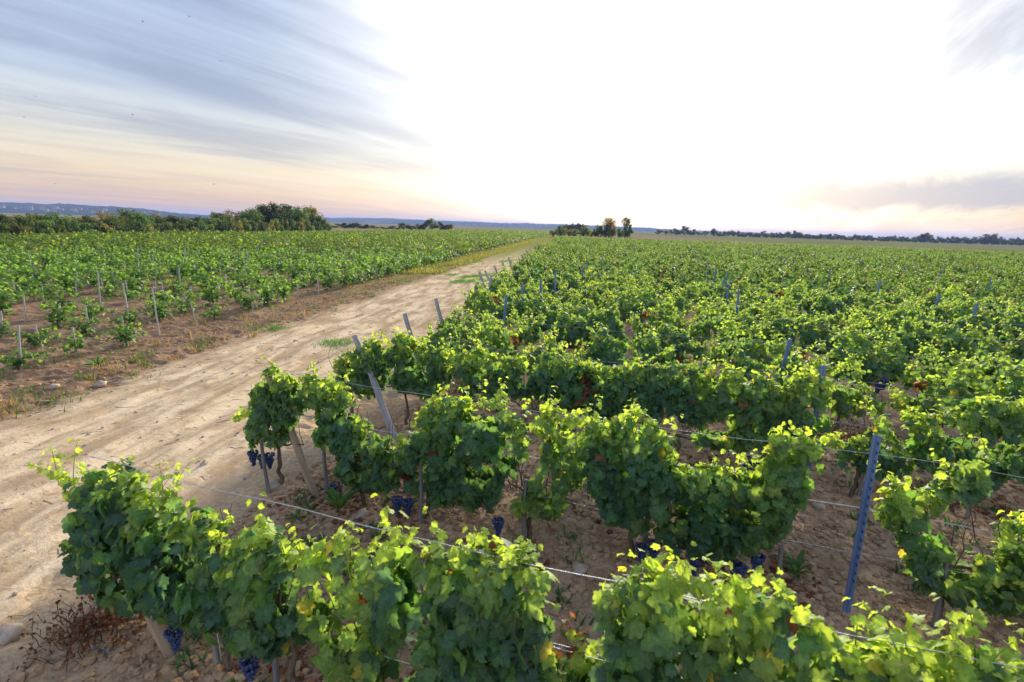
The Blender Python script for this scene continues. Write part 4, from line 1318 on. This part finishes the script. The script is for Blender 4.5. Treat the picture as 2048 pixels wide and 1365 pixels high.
g.tube([(-0.14, 0, 0.22), (-0.17, 0, 0.40), (-0.10, 0, 0.60), (0.0, 0, 0.75), (0.12, 0, 0.86)], (0.02, 0.018, 0.016, 0.014, 0.010), 6)
g.tube([(-0.10, 0, 0.60), (0.0, -0.03, 0.66), (0.10, -0.02, 0.70)], (0.01, 0.008, 0.006), 5)
obj('trunk', g.mesh('trunk', M_CANE), root)
g = Geo()
g.tube([(0.12, 0, -0.02), (0.02, 0, 0.10), (-0.06, 0, 0.20), (-0.14, 0, 0.30)], (0.028, 0.030, 0.028, 0.02), 8)
obj('pale_stem', g.mesh('pale_stem', M_WOODP), root)
hang_grapes(root, [(0.05, -0.03, 0.70), (0.14, 0, 0.78)], 1, 1.3)

# ------------------------------------------------------------------ trees
def crown_mesh(seed, N, col, rx=1.0, rz=1.0, blobs=16, leaf=0.16, low=-0.8, spread=0.76):
    r = np.random.default_rng(seed)
    B = []
    for _ in range(blobs):
        d_ = unit(r.normal(0, 1, 3)) * r.random() ** 0.4 * spread
        B.append((d_[0], d_[1], d_[2] if d_[2] > low else low * r.random()))
    B = np.array(B)
    br = r.uniform(0.20, 0.36, blobs)
    k_ = r.integers(0, blobs, N)
    dirs = unit(r.normal(0, 1, (N, 3)))
    P = B[k_] + dirs * (br[k_] * r.random(N) ** 0.33)[:, None]
    P = P * np.array([rx, rx, rz])
    nr = unit(dirs + r.normal(0, 0.5, (N, 3)) + np.array([0, 0, 0.3]))
    tp_ = r.normal(0, 1, (N, 3)) + np.array([0, 0, -0.4])
    Yx = unit(tp_ - nr * (tp_ * nr).sum(1, keepdims=True))
    c_ = np.array(col) * (0.65 + 0.7 * r.random((N, 1))) * (0.85 + 0.3 * r.random((blobs, 1)))[k_]
    V_, F_, C_ = stamp(FAR_V, FAR_F, P, np.cross(Yx, nr), Yx, nr, leaf * r.uniform(0.6, 1.3, N), c_)
    return mesh_np('crown', V_, F_, M_TREE, C_), B * np.array([rx, rx, rz])
def tree_trunk(seed, B, base_z, fork=0.45, r0=0.06):
    r = np.random.default_rng(seed)
    g = Geo()
    top = np.array([0, 0, base_z * (1 - fork)])
    g.tube([(0, 0, base_z - 0.05), (0.02, 0, base_z * (1 - fork * 0.5)), top], (r0, r0 * 0.8, r0 * 0.65), 6)
    for b_ in B[:9]:
        mid_ = (top + b_) / 2 + r.normal(0, 0.04, 3)
        g.tube([top, mid_, b_], (r0 * 0.5, r0 * 0.3, r0 * 0.1), 4, False)
    return g.mesh('trunk', M_TBARK)
def bare_mesh(seed, twigs=True):
    r = np.random.default_rng(seed)
    g = Geo()
    tips = []
    def grow(p, d_, L, rad, depth):
        q = [p]
        for _ in range(3):
            d_ = unit(d_ + r.normal(0, 0.12, 3))
            q.append(q[-1] + d_ * L / 3)
        g.tube(q, np.linspace(rad, rad * 0.65, 4), 4 if depth < 2 else 3, False)
        if depth >= 4:
            tips.append(q[-1]); return
        for _ in range(3 if depth else 5):
            nd = unit(d_ + r.normal(0, 0.42, 3) + np.array([0, 0, 0.12]))
            grow(q[-1 if r.random() < 0.6 else 2], nd, L * r.uniform(0.6, 0.8), rad * 0.6, depth + 1)
    grow(np.array([0, 0, 0.0]), np.array([0, 0, 1.0]), 0.34, 0.040, 0)
    return g.mesh('trunk', M_TBARK), np.array(tips)
GREEN, OLIVE, AUT, DKG = (0.060, 0.105, 0.032), (0.105, 0.105, 0.034), (0.135, 0.10, 0.042), (0.040, 0.070, 0.032)
CROWNS = {}
for nm, colr, seed in (('green', GREEN, 1), ('green', (0.06, 0.10, 0.03), 2), ('dark', DKG, 3), ('dark', (0.036, 0.06, 0.022), 4), ('olive', OLIVE, 5), ('olive', (0.075, 0.095, 0.03), 6), ('autumn', AUT, 7)):
    me, B = crown_mesh(1000 + seed, 2400, colr, 1.0, 0.95, 30, 0.095)
    CROWNS.setdefault(nm, []).append((me, tree_trunk(1100 + seed, B, -1.25)))
BUSHC = {}
for nm, colr, seed in (('green', (0.10, 0.155, 0.045), 11), ('dark', (0.055, 0.088, 0.036), 12), ('olive', (0.15, 0.155, 0.05), 13)):
    me, B = crown_mesh(1000 + seed, 1800, colr, 1.0, 0.8, 26, 0.105)
    BUSHC[nm] = (me, tree_trunk(1100 + seed, B, -0.85))
SMALL = {}
for nm, colr, seed in (('green', (0.07, 0.10, 0.048), 21), ('dark', (0.05, 0.072, 0.04), 22), ('olive', (0.095, 0.095, 0.05), 23), ('dark', (0.055, 0.07, 0.042), 24)):
    me, B = crown_mesh(1000 + seed, 700, colr, 0.95, 1.0, 16, 0.17)
    SMALL.setdefault(nm, []).append((me, tree_trunk(1100 + seed, B, -1.3)))
BARE = []
for i in range(3):
    tm_, tips = bare_mesh(1200 + i)
    r = np.random.default_rng(1300 + i)
    n_ = 520
    P = tips[r.integers(0, len(tips), n_)] + r.normal(0, 0.035, (n_, 3))
    nr = unit(r.normal(0, 1, (n_, 3))); Yx = unit(np.cross(nr, r.normal(0, 1, (n_, 3))))
    V_, F_, C_ = stamp(FAR_V, FAR_F, P, np.cross(Yx, nr), Yx, nr, r.uniform(0.025, 0.055, n_), np.array((0.22, 0.14, 0.09)) * (0.6 + 0.8 * r.random((n_, 1))))
    BARE.append((tm_, mesh_np('crown', V_, F_, M_TREE, C_)))
seedc = [0]
def plant(kind, lib, P, top_z, half_w, label, cat, group, base_z=None, name=None):
    """a tree or bush standing at P with its top at height top_z and crown half width half_w"""
    seedc[0] += 1
    base_z = 0.0 if base_z is None else base_z
    H_ = top_z - base_z
    name = name or ('tree' if lib is not BUSHC else 'bush')
    root = empty(name, (P[0], P[1], base_z), seedc[0] * 1.7)
    tag(root, label, cat, group)
    if lib == 'bare':
        tm_, cm = BARE[seedc[0] % 3]
        s_ = H_ / 1.25
        a_ = obj('trunk', tm_, root); a_.scale = (half_w * 1.6, half_w * 1.6, s_)
        b_ = obj('crown', cm, root); b_.scale = a_.scale
        return root
    ent = lib[kind]
    me, tk = ent if isinstance(ent, tuple) else ent[seedc[0] % len(ent)]
    lowf = 0.85 if lib is BUSHC else (1.25 if lib is CROWNS else 0.95)
    upf = 0.62 if lib is BUSHC else 0.74
    sz_ = H_ / (lowf + upf)
    for nm, m_ in (('crown', me), ('trunk', tk)):
        a_ = obj(nm, m_, root)
        a_.location = (0, 0, lowf * sz_)
        a_.scale = (half_w * 1.2, half_w * 1.2, sz_)
    return root
def at_u(x_px, u_line):                          # ground point on the line u = u_line seen in photo column x_px (near the horizon)
    d_ = ray(x_px, 450)
    k_ = u_line / (d_[0] * C6 - d_[1] * S6)
    return np.array([d_[0] * k_, d_[1] * k_, 0.0])
def at_y(x_px, dist):
    d_ = ray(x_px, 455)
    return np.array([d_[0] / d_[1] * dist, dist, 0.0])
GL_ = 'trees behind the bush vines'
HN_ = {'green': 'green', 'dark': 'dark green', 'olive': 'olive', 'autumn': 'brownish'}
LEFT = [(-30, 424, 'dark'), (8, 423, 'dark'), (32, 434, 'autumn'), (48, 430, 'green'), (72, 429, 'olive'), (90, 426, 'green'), (112, 424, 'green'), (132, 434, 'dark'), (150, 436, 'olive'), (168, 432, 'dark'), (182, 432, 'olive'), (204, 425, 'autumn'), (222, 434, 'dark'),
        (240, 430, 'olive'), (262, 417, 'green'), (284, 425, 'green'), (306, 432, 'dark'), (330, 429, 'olive'), (350, 431, 'dark'), (372, 435, 'green'), (396, 433, 'dark'), (418, 434, 'green')]
for i, (x_, y_, kd) in enumerate(LEFT):
    P = at_u(x_, -74.0 - 5 * (i % 3))
    tz = top_at(P, y_)
    d_ = np.linalg.norm(P[:2])
    plant(kd, CROWNS, P, tz, 26 * P[1] / FPX * (0.9 + 0.3 * ((i * 7) % 5) / 4), f'{HN_[kd]} tree, {ordinal(i + 1)} from the left edge in the low tree belt', 'tree', GL_, -1.5)
for i, x_ in enumerate(range(-20, 430, 21)):
    P = at_u(x_, -70.5)
    kd = ['dark', 'green', 'dark', 'olive'][(i * 5) % 4]
    tz = top_at(P, 444 + 4 * math.sin(i * 2.1) + x_ * 0.012)
    plant(kd, BUSHC, P, tz, 17 * P[1] / FPX, f'{HN_[kd]} bush, {ordinal(i + 1)} from the left edge under the tree belt', 'bush', 'bushes along the bush vine edge', -1.0)
GROVE = [(445, 426, 'olive', 28, 'olive tree at the near end of the tall grove, under bare crowns'), (472, 423, 'autumn', 26, 'brownish tree in the tall grove beneath the pale bare crowns'), (500, 416, 'green', 24, 'green tree left of the grove peak'),
         (524, 407, 'dark', 28, 'dark green tree forming the left shoulder of the grove'), (548, 405, 'dark', 30, 'dark green tree at the middle of the tall grove'), (574, 404, 'dark', 30, 'broadest dark green tree in the tall grove'),
         (594, 412, 'green', 24, 'green tree on the right shoulder of the grove'), (622, 413, 'olive', 20, 'olive tree with a pointed top near the grove end'), (628, 426, 'green', 22, 'green tree low at the grove end'), (644, 434, 'autumn', 15, 'brownish small tree closing the grove')]
for i, (x_, y_, kd, wd, lb) in enumerate(GROVE):
    P = at_u(x_, -76.0 - 4 * (i % 2))
    plant(kd, CROWNS, P, top_at(P, y_), wd * P[1] / FPX, lb, 'tree', 'trees of the tall grove', -1.0)
for i, x_ in enumerate(range(440, 650, 16)):
    P = at_u(x_, -71.0)
    kd = ['dark', 'dark', 'olive', 'green'][i % 4]
    plant(kd, BUSHC, P, top_at(P, 441 + 4 * math.sin(i * 1.7)), 13 * P[1] / FPX, f'{HN_[kd]} bush, {ordinal(i + 1)} along the foot of the tall grove', 'bush', 'bushes at the grove foot', -0.8)
for (x_, y_, wd, lb) in [(436, 414, 16, 'pale bare tree leftmost above the grove'), (455, 407, 17, 'taller pale bare tree above the grove end'), (478, 411, 15, 'bare tree with a green top next to the two pale ones'), (541, 400, 15, 'thin-crowned tree at the very top of the grove'),
                         (559, 405, 12, 'small thin-crowned tree just right of the grove top'), (611, 404, 18, 'open pinkish tree with a clear trunk near the grove end')]:
    P = at_u(x_, -84.0)
    plant('', 'bare', P, top_at(P, y_), wd * P[1] / FPX, lb, 'tree', 'trees of the tall grove')
# clumps in the middle distance
MIDC = [(668, 452, 'green', 300, 10), (690, 446, 'dark', 300, 14), (708, 446, 'green', 300, 14), (730, 449, 'dark', 300, 13), (748, 453, 'green', 310, 8), (768, 454, 'dark', 310, 9), (785, 452, 'olive', 310, 7), (796, 455, 'dark', 310, 6),
        (808, 446, 'green', 300, 9), (822, 450, 'olive', 300, 9), (836, 450, 'dark', 300, 7), (848, 441, 'dark', 300, 8), (864, 438, 'green', 300, 10), (884, 443, 'dark', 310, 8), (897, 448, 'olive', 310, 8)]
for i, (x_, y_, kd, dist, wd) in enumerate(MIDC):
    P = at_y(x_, dist)
    plant(kd, SMALL, P, top_at(P, y_), wd * 1.45 * dist / FPX, f'small {HN_[kd]} tree, {ordinal(i + 1)} past the grove in the open fields', 'tree', 'trees in the middle fields')
CEN = [(1108, 457, 'olive', 9), (1122, 453, 'dark', 12), (1138, 456, 'olive', 10), (1150, 459, 'green', 9), (1168, 455, 'green', 13), (1182, 457, 'olive', 10), (1197, 453, 'dark', 12), (1212, 450, 'dark', 13), (1226, 452, 'olive', 11), (1240, 457, 'green', 9), (1256, 450, 'dark', 11)]
for i, (x_, y_, kd, wd) in enumerate(CEN):
    P = at_y(x_, 200 + 4 * (i % 2))
    plant(kd, BUSHC, P, top_at(P, y_), wd * 200 / FPX, f'{HN_[kd]} bush, {ordinal(i + 1)} in the clump where the track vanishes', 'bush', 'bushes where the track vanishes')
for (x_, y_, wd, kd, lb) in [(1219, 431, 15.5, 'autumn', 'larger round-crowned tree standing over the bushes at the track end'), (1251, 432, 10.5, 'olive', 'slimmer tree right of the larger round-crowned one')]:
    P = at_y(x_, 206)
    tz = top_at(P, y_)
    root = empty('tree', (P[0], P[1], 0), 0.4)
    tag(root, lb, 'tree', 'twin trees at the track end')
    me, B = crown_mesh(1500 + int(x_), 3600, (0.19, 0.145, 0.06) if kd == 'autumn' else (0.14, 0.14, 0.05), 1.0, 1.0, 60, 0.07, -0.8, 0.70)
    rr = wd * 1.18 * 206 / FPX
    zc_ = tz - rr * 0.92
    V_ = B * np.array([rr, rr, rr])
    g = Geo()
    g.tube([(0, 0, -0.1), (0.1, 0, zc_ * 0.5), (0, 0.1, zc_ - rr * 0.5)], (0.32, 0.26, 0.18), 7)
    for b_ in V_[:10]:
        e_ = b_ + np.array([0, 0, zc_])
        g.tube([(0, 0.1, zc_ - rr * 0.6), ((e_ + np.array([0, 0, zc_ - rr * 0.5])) / 2), e_], (0.12, 0.08, 0.03), 4, False)
    obj('trunk', g.mesh('trunk', M_TBARK), root)
    o = obj('crown', me, root, (0, 0, zc_)); o.scale = (rr, rr, rr)
for i, x_ in enumerate(range(1128, 1176, 8)):
    P = at_y(x_, 420)
    plant('olive', SMALL, P, top_at(P, 446.5 + 3 * abs((x_ - 1152) / 22) ** 2), 7 * 420 / FPX, f'grey-brown tree, {ordinal(i + 1)} in the small wood behind the clump', 'tree', 'trees of the small wood')
RT = [(1318, 460, 6), (1332, 461, 5), (1345, 460, 6), (1355, 457, 7), (1369, 454, 8), (1384, 458, 8), (1398, 463, 5), (1410, 462, 6), (1428, 459, 6), (1440, 464, 5), (1450, 464, 4), (1460, 461, 6), (1468, 462, 5)]
x_ = 1479.0
k_ = 0
while x_ < 2060:
    k_ += 1
    hb = 9.5 + 1.7 * math.sin(k_ * 1.9) + 1.2 * math.sin(k_ * 0.7 + 2) + max(0, (x_ - 1800) / 60)
    if k_ in (13, 15, 17): hb += 4
    RT.append((x_, 467.0 + (x_ - 1479) * 0.0315 + 6.5 - hb, 5.2 + 0.8 * math.sin(k_ * 2.3)))
    x_ += 7.2 + 1.2 * math.sin(k_ * 3.1)
RT += [(1853, 466, 8), (1978, 471, 9), (1996, 468, 9)]
RT.sort()
for i, (x_, y_, wd) in enumerate(RT):
    dist = 640 if x_ > 1400 else 700
    P = at_y(x_, dist + 6 * (i % 3))
    kd = ['dark', 'green', 'dark', 'olive', 'dark'][(i * 3) % 5]
    pos = ordinal(i + 1) if i < 69 else 'rear ' + ordinal(i - 68)
    plant(kd, SMALL, P, top_at(P, y_), wd * 1.6 * dist / FPX, f'{HN_[kd]} tree, {pos} in the far treeline counted from the track end', 'tree', 'trees of the far treeline')

# ------------------------------------------------------------------ houses far off on the hills
def house_mesh():
    g = Geo()
    g.box((0, 0, 3.0), 11, 8, 6.0)
    wall = g.mesh('wall', M_WALL, False)
    g = Geo()
    V = [(-6, -4.6, 5.9), (6, -4.6, 5.9), (6, 4.6, 5.9), (-6, 4.6, 5.9), (-6, 0, 9), (6, 0, 9)]
    g.add(V, [(0, 1, 5), (0, 5, 4), (2, 3, 4), (2, 4, 5), (1, 2, 5), (3, 0, 4)])
    return wall, g.mesh('roof', M_ROOF, False)
HW, HR = house_mesh()
bpy.context.view_layer.update()
deps = bpy.context.evaluated_depsgraph_get()
HILLS = [bpy.data.objects['hills'], bpy.data.objects['far_hills']]
r = np.random.default_rng(8)
def house_at(x_, y_, hid, label, group):
    d_ = Vector(ray(x_, y_)).normalized()
    hit, loc, nrm, _ = HILLS[hid].ray_cast(Vector((0, 0, CAM_H)), d_)
    if not hit: return
    root = empty('house', (loc.x, loc.y, loc.z - 1.5), r.uniform(-0.5, 0.5))
    sc_ = r.uniform(0.7, 1.3) * (1.0 if hid == 0 else 1.1)
    root.scale = (sc_, sc_, sc_)
    tag(root, label, 'house', group)
    obj('wall', HW, root); obj('roof', HR, root)
for i in range(32):
    x_ = r.uniform(0, 330)
    y_ = 411 + x_ * 0.040 + r.uniform(1.5, 9.0)
    house_at(x_, y_, 0, 'tiny pale house among the woods of the near blue hill', 'houses on the near hill')
for i in range(70):
    x_ = r.uniform(940, 1130)
    y_ = 449.5 + (x_ - 940) * 0.012 + r.uniform(0, 6)
    house_at(x_, y_, 1, 'tiny pale house of the far village behind the fields', 'houses of the far village')

# ------------------------------------------------------------------ birds
def bird_mesh():
    g = Geo()
    g.tube([(0, -0.16, 0), (0, -0.08, 0.0), (0, 0.04, 0.01), (0, 0.13, 0.02), (0, 0.18, 0.015)], (0.012, 0.035, 0.045, 0.028, 0.006), 7)
    b_ = g.mesh('body', M_BIRD)
    ws = []
    for sgn in (-1, 1):
        g = Geo()
        V = [(sgn * 0.03, 0.08, 0.02), (sgn * 0.03, -0.05, 0.02), (sgn * 0.20, 0.10, 0.10), (sgn * 0.20, -0.03, 0.10), (sgn * 0.40, 0.0, 0.07)]
        g.add(V + [(x, y, z + 0.006) for x, y, z in V], [(0, 1, 3), (0, 3, 2), (2, 3, 4), (5, 8, 6), (5, 7, 8), (7, 9, 8)])
        ws.append(g.mesh('wing', M_BIRD))
    return b_, ws
BB, BW = bird_mesh()
for (x_, y_, lb) in [(286, 44, 'tiny dark bird leftmost of the two near the top edge'), (379, 34, 'tiny dark bird highest in the sky'), (441, 123, 'tiny dark bird below the long cloud streak'), (70, 193, 'tiny dark bird over the grey cloud near the left edge'),
                     (48, 235, 'tiny dark bird at the cream rim of the cloud'), (265, 230, 'tiny dark bird in the middle of the pale cloud'), (110, 368, 'tiny dark bird low over the blue hill'), (428, 369, 'tiny dark bird above the bare trees'), (1636, 436, 'tiny dark bird over the far treeline')]:
    d_ = ray(x_, y_)
    p = np.array([0, 0, CAM_H]) + d_ * 95.0
    root = empty('bird', p, random.uniform(0, 6))
    tag(root, lb, 'bird', 'birds in the evening sky')
    obj('body', BB, root)
    for w_ in BW: obj('wing', w_, root)

# ------------------------------------------------------------------ haze
HAZE = 0.00015
g = Geo()
g.box((0, 2500, 14), 15000, 8600, 90)
m, t = newmat('haze_air')
t.t.nodes.clear()
pv = t.n('ShaderNodeVolumePrincipled')
pv.inputs['Color'].default_value = (0.36, 0.52, 1.0, 1)
pv.inputs['Density'].default_value = HAZE
oo = t.n('ShaderNodeOutputMaterial')
t.link(pv.outputs[0], oo.inputs['Volume'])
tag(obj('haze', g.mesh('haze', m, False)), 'thin blue evening haze over the plain', kind='stuff')
print('vines', len(HERO), 'stuff', len(stuff_places), 'bush', nb, 'stakes', ns, 'lfar', len(lfar))
